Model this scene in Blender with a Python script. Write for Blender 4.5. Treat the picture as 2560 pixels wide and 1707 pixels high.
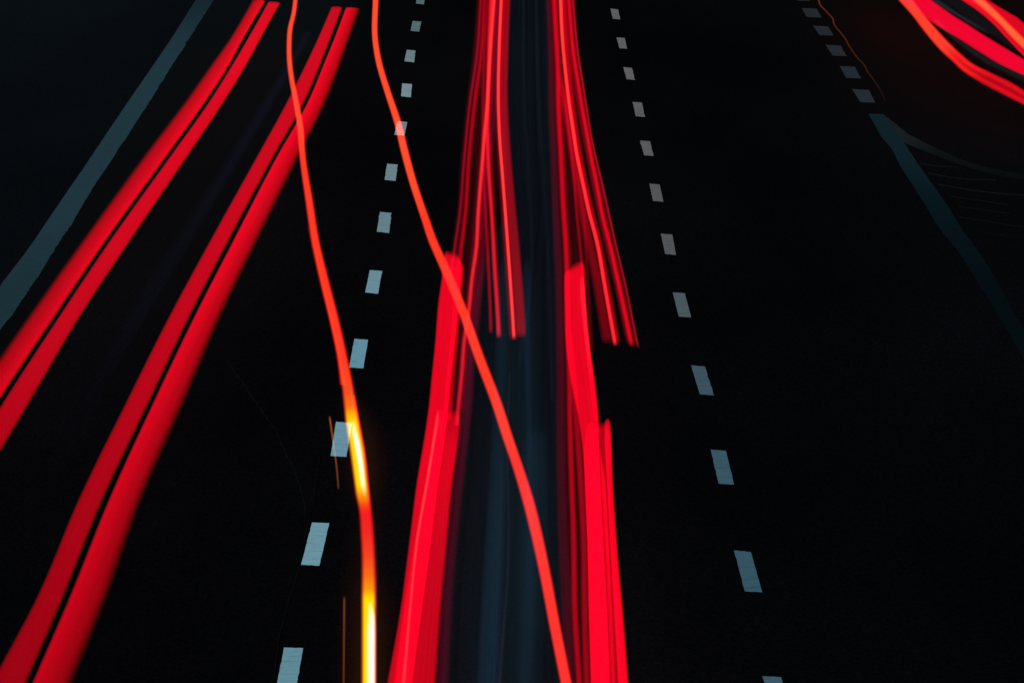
import bpy, bmesh, math, random

# ------------------------------------------------------------------ camera, night sky, light, exposure
S = bpy.context.scene
for o in list(bpy.data.objects):
    bpy.data.objects.remove(o)
cam_d = bpy.data.cameras.new('camera')
cam_d.sensor_width = 36.0
cam_d.lens = 7043.0 / 2560.0 * 36.0
cam_d.clip_start = 0.1
cam_d.clip_end = 3000.0
cam = bpy.data.objects.new('camera', cam_d)
cam.location = (0.0, 0.0, 7.8)
cam.rotation_euler = (math.radians(90.0 - 15.0), 0.0, 0.0)
S.collection.objects.link(cam)
S.camera = cam

W = bpy.data.worlds.new('World')
S.world = W
W.use_nodes = True
wn = W.node_tree
bg = wn.nodes['Background']
sky = wn.nodes.new('ShaderNodeTexSky')
sky.sky_type = 'NISHITA'
sky.sun_disc = False
SUN_EL, SUN_AZ = 38.0, 205.0          # low moonlight-like key from behind and left of the overpass
sky.sun_elevation = math.radians(SUN_EL)
sky.sun_rotation = math.radians(SUN_AZ)
wn.links.new(sky.outputs[0], bg.inputs[0])
bg.inputs[1].default_value = 0.012    # night: the sky is all but black

sun_d = bpy.data.lights.new('sun', 'SUN')
sun_d.energy = 2.6
sun_d.angle = math.radians(0.5)
sun_d.color = (1.0, 0.97, 0.93)
sun = bpy.data.objects.new('sun', sun_d)
az, el = math.radians(SUN_AZ), math.radians(SUN_EL)
d = (math.sin(az) * math.cos(el), math.cos(az) * math.cos(el), math.sin(el))   # towards the light
from mathutils import Vector
sun.rotation_euler = Vector(d).to_track_quat('Z', 'Y').to_euler()
sun.location = (-10, -20, 30)
S.collection.objects.link(sun)

S.view_settings.view_transform = 'Standard'
S.view_settings.look = 'None'
S.view_settings.exposure = 0.0
S.view_settings.gamma = 1.0
S.cycles.transparent_max_bounces = 96
S.cycles.max_bounces = 4
S.cycles.use_denoising = True

# ------------------------------------------------------------------ data (metres)
THINGS = [
 {'name': 'light_trail','label': 'leftmost broad red trail with a thin black gap,next to the blue-grey edge line','category': 'light trail','group': 'twin broad red trails','parts': [{'name': 'bright_band','z': 0.8037,'soft': (0.26,0.09),'noise': 0.1,'core': None,'thick': 0.035,'na': 20,'seed': 3,'tilt': (0.36,1.0),'rungs': [[-4.552,49.049,-4.305,49.02,0.95,0.0,0.0152],[-4.528,44.507,-4.301,44.507,0.97,0.0,0.0155],[-4.563,42.369,-4.279,42.369,0.97,0.0,0.0155],[-4.607,39.108,-4.308,39.108,0.97,0.0,0.0155],[-4.699,34.835,-4.399,34.835,0.9,0.0,0.0144],[-4.767,30.354,-4.498,30.354,0.9,0.0,0.0144],[-4.811,26.849,-4.541,26.849,0.8,0.0,0.0128],[-4.832,24.031,-4.566,24.031,0.8,0.0,0.0128],[-4.839,22.311,-4.567,22.311,0.8,0.0,0.0128]]},{'name': 'plain_band','z': 0.8074,'soft': (0.1,0.13),'noise': 0.1,'core': None,'thick': 0.035,'na': 16,'seed': 4,'tilt': (1,1),'rungs': [[-4.246,48.853,-4.022,48.745,0.72,0.0,0.0115],[-4.23,44.483,-4.02,44.483,0.8,0.0,0.0128],[-4.233,42.347,-4.015,42.347,0.8,0.0,0.0128],[-4.256,39.087,-4.045,39.087,0.74,0.0,0.0118],[-4.352,34.816,-4.129,34.816,0.72,0.0,0.0115],[-4.454,30.338,-4.224,30.338,0.66,0.0,0.0106],[-4.497,26.835,-4.284,26.835,0.58,0.0,0.0093],[-4.52,24.018,-4.28,24.018,0.5,0.0,0.008],[-4.518,22.299,-4.281,22.299,0.4,0.0,0.0064]]}]},
 {'name': 'light_trail','label': 'broad red trail with a thin black gap that ends in the bottom left corner','category': 'light trail','group': 'twin broad red trails','parts': [{'name': 'plain_band','z': 0.8111,'soft': (0.12,0.12),'noise': 0.1,'core': None,'thick': 0.035,'na': 16,'seed': 5,'tilt': (1,1),'rungs': [[-3.108,48.224,-2.914,48.171,0.62,0.0,0.0099],[-3.111,44.459,-2.903,44.459,0.66,0.0,0.0106],[-3.127,42.325,-2.898,42.325,0.66,0.0,0.0106],[-3.164,39.066,-2.913,39.066,0.65,0.0,0.0104],[-3.249,34.798,-3.035,34.798,0.64,0.0,0.0102],[-3.344,30.322,-3.135,30.322,0.61,0.0,0.0098],[-3.406,26.82,-3.197,26.82,0.56,0.0,0.009],[-3.428,24.005,-3.219,24.005,0.49,0.0,0.0078],[-3.44,21.179,-3.243,21.179,0.42,0.0,0.0067],[-3.407,18.909,-3.211,18.909,0.38,0.0,0.0061],[-3.442,17.44,-3.204,17.44,0.35,0.0,0.0056],[-3.477,15.947,-3.197,15.947,0.35,0.0,0.0056]]},{'name': 'bright_band','z': 0.8148,'soft': (0.08,0.3),'noise': 0.08,'core': None,'thick': 0.035,'na': 22,'seed': 6,'tilt': (1.02,0.3),'rungs': [[-2.854,48.129,-2.594,47.988,0.95,0.0,0.0152],[-2.847,44.436,-2.591,44.436,0.95,0.0,0.0152],[-2.853,42.302,-2.59,42.302,0.98,0.0,0.0157],[-2.868,39.046,-2.605,39.046,0.98,0.0,0.0157],[-2.996,34.78,-2.703,34.78,0.98,0.0,0.0157],[-3.087,30.306,-2.807,30.306,0.95,0.0,0.0152],[-3.154,26.806,-2.88,26.806,0.88,0.0,0.0141],[-3.184,23.993,-2.898,23.993,0.8,0.0,0.0128],[-3.197,21.167,-2.927,21.167,0.72,0.0,0.0115],[-3.171,18.899,-2.89,18.899,0.64,0.0,0.0102],[-3.17,17.431,-2.893,17.431,0.6,0.0,0.0096],[-3.169,15.882,-2.897,15.882,0.6,0.0,0.0096]]}]},
 {'name': 'light_trail','label': 'faint navy streak lying in the dark between the two broad red trails','category': 'faint light trail','group': 'dim blue sheens','parts': [{'name': 'streak','z': 0.6185,'soft': (0.5,0.5),'noise': 0.5,'core': None,'thick': 0.06,'na': 14,'seed': 7,'tilt': (1,1),'rungs': [[-3.512,46.579,-3.287,46.579,0.0027,0.0033,0.0103],[-3.67,39.124,-3.401,39.124,0.0023,0.0027,0.0086],[-3.804,34.394,-3.498,34.394,0.0018,0.0022,0.0069],[-3.908,31.259,-3.565,31.259,0.0014,0.0016,0.0052],[-4.014,27.352,-3.655,27.352,0.0009,0.0011,0.0034],[-4.067,25.118,-3.684,25.118,0.0004,0.0005,0.0017],[-4.0,21.814,-3.619,21.814,0.0,0.0,0.0]]}]},
 {'name': 'light_trail','label': 'thin orange trail that flares bright yellow and white twice near the lane dashes','category': 'light trail','group': 'thin orange trails','parts': [{'name': 'streak','z': 0.9722,'soft': (0.28,0.28),'noise': 0.05,'core': None,'thick': 0.03,'na': 14,'seed': 8,'tilt': (1,1),'rungs': [[-3.976,52.17,-3.898,52.17,1.0,0.0762,0.0252],[-3.749,48.033,-3.657,48.033,1.0,0.0762,0.0252],[-3.666,46.535,-3.57,46.535,1.0,0.0762,0.0252],[-3.588,44.659,-3.489,44.659,1.0,0.0762,0.0252],[-3.506,43.435,-3.409,43.435,1.0,0.0762,0.0252],[-3.362,41.604,-3.265,41.604,1.0,0.0762,0.0252],[-3.202,39.949,-3.106,39.949,1.0,0.0762,0.0252],[-3.011,38.166,-2.913,38.166,1.0,0.0762,0.0252],[-2.855,36.643,-2.749,36.643,1.0,0.0762,0.0252],[-2.614,33.996,-2.515,33.996,1.0,0.0423,0.016],[-2.393,31.777,-2.285,31.777,1.0,0.0423,0.016],[-2.171,29.623,-2.065,29.623,1.0,0.0423,0.016],[-1.967,27.9,-1.858,27.9,1.0,0.0423,0.016],[-1.759,26.202,-1.647,26.202,1.0,0.0423,0.016],[-1.608,24.908,-1.498,24.908,1.0,0.0423,0.016],[-1.498,23.766,-1.373,23.766,1.0,0.0802,0.013],[-1.457,23.292,-1.327,23.292,1.0,0.1878,0.003],[-1.418,22.835,-1.282,22.835,1.15,0.8,0.0],[-1.33,21.959,-1.19,21.959,1.15,0.8,0.0],[-1.251,21.142,-1.124,21.142,1.15,0.8,0.0],[-1.222,20.839,-1.097,20.839,1.0,0.305,0.0],[-1.194,20.622,-1.081,20.622,0.956,0.0612,0.007],[-1.176,20.447,-1.067,20.447,0.956,0.0103,0.013],[-1.142,19.976,-1.029,19.976,0.9131,0.0212,0.013],[-1.106,19.445,-0.992,19.445,0.956,0.0545,0.0116],[-1.083,19.006,-0.965,19.006,1.0,0.1559,0.0048],[-1.069,18.716,-0.949,18.716,1.0,0.3515,0.0],[-1.059,18.529,-0.94,18.529,1.15,0.8,0.0],[-1.018,17.74,-0.902,17.74,1.15,0.8,0.0],[-0.985,17.101,-0.873,17.101,1.15,0.8,0.0],[-0.899,15.451,-0.797,15.451,1.15,0.8,0.0]]},{'name': 'rim','z': 0.9559,'soft': (0.5,0.5),'noise': 0,'core': None,'thick': 0.02,'na': 8,'seed': 1,'tilt': (1,1),'rungs': [[-2.29,30.584,-2.236,30.584,0.0,0.0,0.0],[-2.188,29.694,-2.128,29.694,0.18,0.006,0.002],[-1.982,27.966,-1.917,27.966,0.36,0.012,0.004],[-1.768,26.265,-1.7,26.265,0.54,0.018,0.006],[-1.62,24.967,-1.548,24.967,0.72,0.024,0.008],[-1.538,24.08,-1.461,24.08,0.9,0.03,0.01]]},{'name': 'rim','z': 0.9596,'soft': (0.5,0.5),'noise': 0,'core': None,'thick': 0.02,'na': 8,'seed': 1,'tilt': (1,1),'rungs': [[-1.405,23.683,-1.367,23.683,0.8,0.0,0.03],[-1.316,22.877,-1.28,22.877,0.7,0.0,0.0262],[-1.223,21.999,-1.189,21.999,0.6,0.0,0.0225],[-1.153,21.181,-1.12,21.181,0.5,0.0,0.0187],[-1.111,20.66,-1.079,20.66,0.4,0.0,0.015],[-1.058,20.013,-1.028,20.013,0.3,0.0,0.0112],[-1.02,19.481,-0.991,19.481,0.2,0.0,0.0075],[-0.974,18.75,-0.946,18.75,0.1,0.0,0.0037],[-0.942,18.153,-0.916,18.153,0.0,0.0,0.0]]},{'name': 'white_core','z': 1.0033,'soft': (0.5,0.5),'noise': 0,'core': None,'thick': 0.02,'na': 14,'seed': 1,'tilt': (1,1),'rungs': [[-1.352,22.778,-1.324,22.778,0,0,0],[-1.348,22.545,-1.292,22.545,0.4,0.3,0.4],[-1.315,22.225,-1.251,22.225,0.7,0.42,1.0],[-1.243,21.567,-1.185,21.567,0.7,0.42,1.0],[-1.196,21.046,-1.14,21.046,0.5,0.35,0.5],[-1.163,20.784,-1.122,20.784,0,0,0]]},{'name': 'white_core','z': 1.007,'soft': (0.5,0.4),'noise': 0,'core': None,'thick': 0.02,'na': 14,'seed': 1,'tilt': (1,1),'rungs': [[-1.0,18.379,-0.968,18.379,0,0,0],[-0.993,18.143,-0.933,18.143,0.6,0.4,0.6],[-0.986,17.874,-0.914,17.874,0.75,0.42,0.95],[-0.963,17.359,-0.89,17.359,0.75,0.42,0.95],[-0.942,16.938,-0.87,16.938,0.75,0.42,0.92],[-0.866,15.424,-0.8,15.424,0.75,0.42,0.92]]},{'name': 'glow','z': 0.9807,'soft': (0.5,0.5),'noise': 0,'core': None,'thick': 0.08,'na': 14,'seed': 1,'tilt': (1,1),'rungs': [[-1.535,23.61,-1.256,23.61,0,0,0],[-1.479,22.412,-1.014,22.412,0.011,0.004,0],[-1.397,21.427,-0.941,21.427,0.012,0.004,0],[-1.287,20.518,-0.904,20.518,0.003,0.001,0],[-1.276,19.325,-0.856,19.325,0.003,0.001,0],[-1.239,18.252,-0.73,18.252,0.012,0.004,0],[-1.175,17.003,-0.684,17.003,0.015,0.005,0],[-1.097,15.484,-0.629,15.484,0.015,0.005,0]]}]},
 {'name': 'light_trail','label': 'long thin orange trail crossing the left dashes and the wide red block to bottom centre','category': 'light trail','group': 'thin orange trails','parts': [{'name': 'streak','z': 0.9944,'soft': (0.22,0.22),'noise': 0.03,'core': None,'thick': 0.03,'na': 14,'seed': 9,'tilt': (1,1),'rungs': [[-2.577,52.045,-2.45,52.045,1.0,0.0762,0.0252],[-2.383,47.876,-2.266,47.876,1.0,0.0762,0.0252],[-2.179,43.492,-2.072,43.492,1.0,0.0762,0.0252],[-2.035,41.468,-1.926,41.468,1.0,0.0762,0.0252],[-1.789,38.831,-1.679,38.831,1.0,0.0762,0.0252],[-1.562,36.524,-1.446,36.524,1.0,0.0762,0.0252],[-1.388,34.44,-1.272,34.44,1.0,0.0762,0.0252],[-1.218,32.594,-1.109,32.594,1.0,0.0762,0.0252],[-1.016,30.616,-0.906,30.616,1.0,0.0423,0.016],[-0.916,29.623,-0.8,29.623,1.0,0.0423,0.016],[-0.766,28.42,-0.644,28.42,1.0,0.0423,0.016],[-0.531,26.502,-0.417,26.502,1.0,0.0423,0.016],[-0.354,24.827,-0.242,24.827,1.0,0.0423,0.016],[-0.186,23.327,-0.076,23.327,1.0,0.0423,0.016],[-0.072,22.175,0.033,22.175,1.0,0.0423,0.016],[-0.022,21.703,0.08,21.703,1.0,0.0319,0.0194],[0.079,20.574,0.185,20.574,1.0,0.0319,0.0194],[0.178,19.174,0.274,19.174,1.0,0.0319,0.0194],[0.247,17.938,0.336,17.938,1.0,0.0319,0.0194],[0.306,16.921,0.391,16.921,1.0,0.0319,0.0194],[0.399,15.326,0.477,15.326,1.0,0.0319,0.0194]]}]},
 {'name': 'light_trail','label': 'short faint amber line crossing the lane dash beside the upper yellow flare','category': 'faint light trail','group': 'faint amber lines','parts': [{'name': 'streak','z': 0.9481,'soft': (0.5,0.5),'noise': 0,'core': None,'thick': 0.012,'na': 8,'seed': 1,'tilt': (1,1),'rungs': [[-1.574,23.107,-1.547,23.107,0,0,0],[-1.568,23.054,-1.542,23.054,0.18360999999999997,0.05613999999999999,0.0049],[-1.564,23.011,-1.537,23.011,0.2623,0.0802,0.007],[-1.499,22.383,-1.473,22.383,0.2051,0.0662,0.007],[-1.431,21.721,-1.406,21.721,0.148,0.0522,0.007],[-1.383,21.166,-1.358,21.166,0.0908,0.0382,0.007],[-1.38,21.129,-1.355,21.129,0.06356,0.026739999999999996,0.0049],[-1.376,21.084,-1.351,21.084,0,0,0]]}]},
 {'name': 'light_trail','label': 'faint amber vertical line left of the lower yellow flare at the bottom edge','category': 'faint light trail','group': 'faint amber lines','parts': [{'name': 'streak','z': 0.9518,'soft': (0.5,0.5),'noise': 0,'core': None,'thick': 0.012,'na': 8,'seed': 1,'tilt': (1,1),'rungs': [[-1.192,18.649,-1.165,18.649,0,0,0],[-1.189,18.604,-1.162,18.604,0.08008,0.03374,0.0042],[-1.187,18.568,-1.16,18.568,0.1144,0.0482,0.006],[-1.144,17.793,-1.118,17.793,0.0973,0.0389,0.0052],[-1.101,17.027,-1.077,17.027,0.0802,0.0296,0.0044],[-1.018,15.508,-0.995,15.508,0.0802,0.0296,0.0044]]}]},
 {'name': 'light_trail','label': 'fine red streaks left of the dark blue strip,ending abruptly halfway down the road','category': 'light trail','group': 'thin red streak bundles ending mid-road','parts': [{'name': 'streak','z': 0.8555,'soft': (0.5,0.5),'noise': 0,'core': None,'thick': 0.035,'na': 14,'seed': 1,'tilt': (1,1),'rungs': [[-0.462,53.098,-0.363,53.098,0.22,0.0,0.0041],[-0.463,48.854,-0.371,48.854,0.22,0.0,0.0041],[-0.465,42.957,-0.384,42.957,0.2267,0.0,0.0042],[-0.434,38.443,-0.362,38.443,0.2333,0.0,0.0043],[-0.384,34.201,-0.319,34.201,0.24,0.0,0.0043],[-0.333,31.579,-0.272,31.579,0.2467,0.0,0.0044],[-0.271,28.676,-0.215,28.676,0.2533,0.0,0.0045],[-0.231,26.419,-0.18,26.419,0.26,0.0,0.0046],[-0.23,26.337,-0.179,26.337,0.182,0.0,0.0032199999999999998],[-0.228,26.237,-0.177,26.237,0,0,0]]},{'name': 'streak','z': 0.8592,'soft': (0.45,0.45),'noise': 0,'core': None,'thick': 0.035,'na': 14,'seed': 1,'tilt': (1,1),'rungs': [[-0.422,53.075,-0.308,53.075,0.75,0.01,0.02],[-0.414,48.828,-0.309,48.828,0.75,0.01,0.02],[-0.403,42.934,-0.31,42.934,0.7214,0.0097,0.02],[-0.376,38.422,-0.292,38.422,0.6929,0.0094,0.02],[-0.363,36.421,-0.283,36.421,0.6643,0.0091,0.02],[-0.329,34.183,-0.254,34.183,0.6357,0.0089,0.02],[-0.268,31.562,-0.199,31.562,0.6071,0.0086,0.02],[-0.219,29.039,-0.154,29.039,0.5786,0.0083,0.02],[-0.16,26.223,-0.102,26.223,0.55,0.008,0.02],[-0.159,26.156,-0.101,26.156,0.385,0.0056,0.013999999999999999],[-0.157,26.074,-0.099,26.074,0,0,0]]},{'name': 'streak','z': 0.8629,'soft': (0.5,0.5),'noise': 0,'core': None,'thick': 0.035,'na': 14,'seed': 1,'tilt': (1,1),'rungs': [[-0.355,36.402,-0.254,36.402,0.1,0.0,0.0024],[-0.262,31.545,-0.178,31.545,0.1067,0.0,0.0025],[-0.207,29.023,-0.132,29.023,0.1133,0.0,0.0026],[-0.152,26.209,-0.087,26.209,0.12,0.0,0.0027],[-0.15,26.142,-0.086,26.142,0.08399999999999999,0.0,0.00189],[-0.149,26.06,-0.085,26.06,0,0,0]]},{'name': 'bright_streak','z': 0.8666,'soft': (0.4,0.4),'noise': 0,'core': None,'thick': 0.035,'na': 14,'seed': 1,'tilt': (1,1),'rungs': [[-0.22,53.019,-0.136,53.019,1.0,0.05,0.045],[-0.227,48.775,-0.148,48.775,1.0,0.05,0.045],[-0.235,43.548,-0.163,43.548,1.0,0.05,0.045],[-0.22,38.382,-0.155,38.382,1.0,0.05,0.045],[-0.189,35.913,-0.127,35.913,1.0,0.05,0.045],[-0.146,33.73,-0.088,33.73,1.0,0.05,0.045],[-0.103,31.528,-0.048,31.528,1.0,0.05,0.045],[-0.056,29.008,-0.004,29.008,1.0,0.05,0.045],[-0.007,26.135,0.041,26.135,1.0,0.05,0.045],[-0.006,26.068,0.042,26.068,0.7,0.034999999999999996,0.0315],[-0.004,25.986,0.044,25.986,0,0,0]]},{'name': 'dark_streak','z': 0.8703,'soft': (0.5,0.5),'noise': 0,'core': None,'thick': 0.035,'na': 14,'seed': 1,'tilt': (1,1),'rungs': [[-0.261,52.99,-0.065,52.99,0.25,0.0,0.0045],[-0.265,48.749,-0.082,48.749,0.25,0.0,0.0045],[-0.27,43.525,-0.103,43.525,0.2417,0.0,0.0044],[-0.252,38.361,-0.101,38.361,0.2333,0.0,0.0043],[-0.184,33.712,-0.05,33.712,0.225,0.0,0.0042],[-0.142,31.511,-0.014,31.511,0.2167,0.0,0.004],[-0.094,28.992,0.026,28.992,0.2083,0.0,0.0039],[-0.044,26.121,0.067,26.121,0.2,0.0,0.0038],[-0.043,26.054,0.068,26.054,0.13999999999999999,0.0,0.00266],[-0.041,25.973,0.069,25.973,0,0,0]]},{'name': 'dark_streak','z': 0.874,'soft': (0.35,0.3),'noise': 0,'core': None,'thick': 0.035,'na': 14,'seed': 1,'tilt': (1,1),'rungs': [[-0.196,52.963,0.01,52.963,0.27,0.0,0.0048],[-0.202,48.723,-0.01,48.723,0.27,0.0,0.0048],[-0.211,42.842,-0.038,42.842,0.2617,0.0,0.0047],[-0.196,38.341,-0.039,38.341,0.2533,0.0,0.0046],[-0.155,35.418,-0.006,35.418,0.245,0.0,0.0044],[-0.074,31.494,0.062,31.494,0.2367,0.0,0.0043],[-0.018,28.977,0.109,28.977,0.2283,0.0,0.0042],[0.025,26.167,0.142,26.167,0.22,0.0,0.0041],[0.026,26.113,0.142,26.113,0.154,0.0,0.00287],[0.027,26.048,0.143,26.048,0,0,0]]}]},
 {'name': 'light_trail','label': 'fine red streaks fanning out towards the right dashes and ending halfway down','category': 'light trail','group': 'thin red streak bundles ending mid-road','parts': [{'name': 'dark_streak','z': 0.8777,'soft': (0.45,0.3),'noise': 0,'core': None,'thick': 0.035,'na': 14,'seed': 1,'tilt': (1,1),'rungs': [[0.624,41.342,0.778,41.342,0,0,0],[0.637,40.195,0.79,40.195,0.175,0.0,0.0031499999999999996],[0.648,39.301,0.798,39.301,0.25,0.0,0.0045],[0.689,35.856,0.832,35.856,0.2317,0.0,0.0042],[0.719,32.896,0.855,32.896,0.2133,0.0,0.004],[0.752,30.934,0.885,30.934,0.195,0.0,0.0037],[0.805,28.584,0.932,28.584,0.1767,0.0,0.0035],[0.824,27.148,0.95,27.148,0.1583,0.0,0.0032],[0.838,25.96,0.962,25.96,0.14,0.0,0.003],[0.839,25.893,0.963,25.893,0.098,0.0,0.0021],[0.84,25.812,0.964,25.812,0,0,0]]},{'name': 'bright_streak','z': 0.8814,'soft': (0.4,0.4),'noise': 0,'core': None,'thick': 0.035,'na': 14,'seed': 1,'tilt': (1,1),'rungs': [[0.841,52.906,0.934,52.906,1.0,0.055,0.035],[0.799,48.671,0.885,48.671,1.0,0.055,0.035],[0.76,44.832,0.841,44.832,1.0,0.0515,0.0345],[0.75,41.826,0.826,41.826,1.0,0.048,0.034],[0.758,38.3,0.828,38.3,1.0,0.0445,0.0335],[0.771,36.529,0.839,36.529,1.0,0.041,0.033],[0.784,34.934,0.85,34.934,1.0,0.0375,0.0325],[0.816,33.252,0.879,33.252,1.0,0.034,0.032],[0.854,31.461,0.914,31.461,1.0,0.0305,0.0315],[0.9,29.959,0.959,29.959,1.0,0.027,0.031],[0.92,28.202,0.976,28.202,1.0,0.0235,0.0305],[0.948,25.872,0.999,25.872,1.0,0.02,0.03],[0.949,25.793,1.0,25.793,0.7,0.013999999999999999,0.020999999999999998],[0.95,25.696,1.001,25.696,0,0,0]]},{'name': 'dark_streak','z': 0.8851,'soft': (0.4,0.5),'noise': 0,'core': None,'thick': 0.035,'na': 14,'seed': 1,'tilt': (1,1),'rungs': [[0.811,52.871,0.984,52.871,0.5,0.0,0.008],[0.786,48.645,0.948,48.645,0.5,0.0,0.008],[0.764,44.808,0.915,44.808,0.475,0.0,0.0077],[0.756,41.803,0.899,41.803,0.45,0.0,0.0073],[0.755,38.279,0.888,38.279,0.425,0.0,0.0069],[0.781,34.915,0.905,34.915,0.4,0.0,0.0066],[0.849,31.444,0.962,31.444,0.375,0.0,0.0063],[0.888,29.943,0.997,29.943,0.35,0.0,0.0059],[0.913,28.186,1.017,28.186,0.325,0.0,0.0055],[0.937,25.888,1.035,25.888,0.3,0.0,0.0052],[0.938,25.821,1.035,25.821,0.21,0.0,0.0036399999999999996],[0.939,25.741,1.036,25.741,0,0,0]]},{'name': 'streak','z': 0.8888,'soft': (0.45,0.45),'noise': 0,'core': None,'thick': 0.035,'na': 14,'seed': 1,'tilt': (1,1),'rungs': [[0.976,52.84,1.06,52.84,0.55,0.0,0.0087],[0.943,48.619,1.023,48.619,0.55,0.0,0.0087],[0.924,46.246,1.003,46.246,0.5564,0.0,0.0088],[0.905,42.751,0.98,42.751,0.5627,0.0,0.0089],[0.913,40.887,0.986,40.887,0.5691,0.0,0.009],[0.927,38.259,0.998,38.259,0.5755,0.0,0.0091],[0.943,36.49,1.013,36.49,0.5818,0.0,0.0092],[0.962,34.462,1.03,34.462,0.5882,0.0,0.0092],[0.985,32.821,1.051,32.821,0.5945,0.0,0.0093],[1.001,31.195,1.065,31.195,0.6009,0.0,0.0094],[1.032,29.927,1.095,29.927,0.6073,0.0,0.0095],[1.066,27.983,1.127,27.983,0.6136,0.0,0.0096],[1.098,25.815,1.156,25.815,0.62,0.0,0.0097],[1.099,25.736,1.157,25.736,0.434,0.0,0.00679],[1.101,25.64,1.158,25.64,0,0,0]]},{'name': 'dark_streak','z': 0.8025,'soft': (0.5,0.5),'noise': 0,'core': None,'thick': 0.035,'na': 14,'seed': 1,'tilt': (1,1),'rungs': [[0.893,53.499,1.099,53.499,0.22,0.0,0.0041],[0.868,49.226,1.053,49.226,0.22,0.0,0.0041],[0.849,46.072,1.018,46.072,0.2171,0.0,0.0041],[0.851,42.94,1.005,42.94,0.2143,0.0,0.004],[0.879,38.736,1.015,38.736,0.2114,0.0,0.004],[0.924,34.892,1.043,34.892,0.2086,0.0,0.0039],[0.975,31.585,1.081,31.585,0.2057,0.0,0.0039],[1.048,28.332,1.14,28.332,0.2029,0.0,0.0038],[1.086,26.197,1.17,26.197,0.2,0.0,0.0038],[1.088,26.13,1.171,26.13,0.13999999999999999,0.0,0.00266],[1.089,26.048,1.172,26.048,0,0,0]]},{'name': 'thin_streak','z': 0.8062,'soft': (0.45,0.45),'noise': 0,'core': None,'thick': 0.035,'na': 14,'seed': 1,'tilt': (1,1),'rungs': [[1.069,53.467,1.131,53.467,0.305,0.0044,0.013],[1.036,49.2,1.093,49.2,0.305,0.0044,0.013],[1.012,46.048,1.065,46.048,0.3007,0.0043,0.013],[0.997,43.573,1.048,43.573,0.2965,0.0043,0.013],[1.006,40.782,1.053,40.782,0.2922,0.0042,0.013],[1.013,38.716,1.058,38.716,0.2879,0.0041,0.013],[1.024,36.226,1.066,36.226,0.2836,0.004,0.013],[1.066,33.806,1.106,33.806,0.2794,0.004,0.013],[1.099,31.803,1.137,31.803,0.2751,0.0039,0.013],[1.122,30.285,1.158,30.285,0.2708,0.0038,0.013],[1.159,28.317,1.193,28.317,0.2666,0.0038,0.013],[1.183,26.049,1.214,26.049,0.2623,0.0037,0.013],[1.184,25.97,1.215,25.97,0.18360999999999997,0.00259,0.009099999999999999],[1.185,25.873,1.216,25.873,0,0,0]]},{'name': 'dark_streak','z': 0.8099,'soft': (0.4,0.4),'noise': 0,'core': None,'thick': 0.035,'na': 14,'seed': 1,'tilt': (1,1),'rungs': [[1.025,53.449,1.18,53.449,0.1,0.0,0.0024],[0.979,49.174,1.122,49.174,0.1,0.0,0.0024],[0.945,46.023,1.079,46.023,0.099,0.0,0.0024],[0.933,43.55,1.06,43.55,0.098,0.0,0.0024],[0.94,40.76,1.059,40.76,0.097,0.0,0.0024],[0.945,38.695,1.058,38.695,0.096,0.0,0.0024],[0.96,36.207,1.066,36.207,0.095,0.0,0.0023],[1.002,33.788,1.101,33.788,0.094,0.0,0.0023],[1.038,31.786,1.132,31.786,0.093,0.0,0.0023],[1.061,30.269,1.151,30.269,0.092,0.0,0.0023],[1.1,28.302,1.184,28.302,0.091,0.0,0.0023],[1.131,26.11,1.21,26.11,0.09,0.0,0.0023],[1.132,26.056,1.21,26.056,0.063,0.0,0.0016099999999999999],[1.133,25.991,1.211,25.991,0,0,0]]}]},
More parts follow.
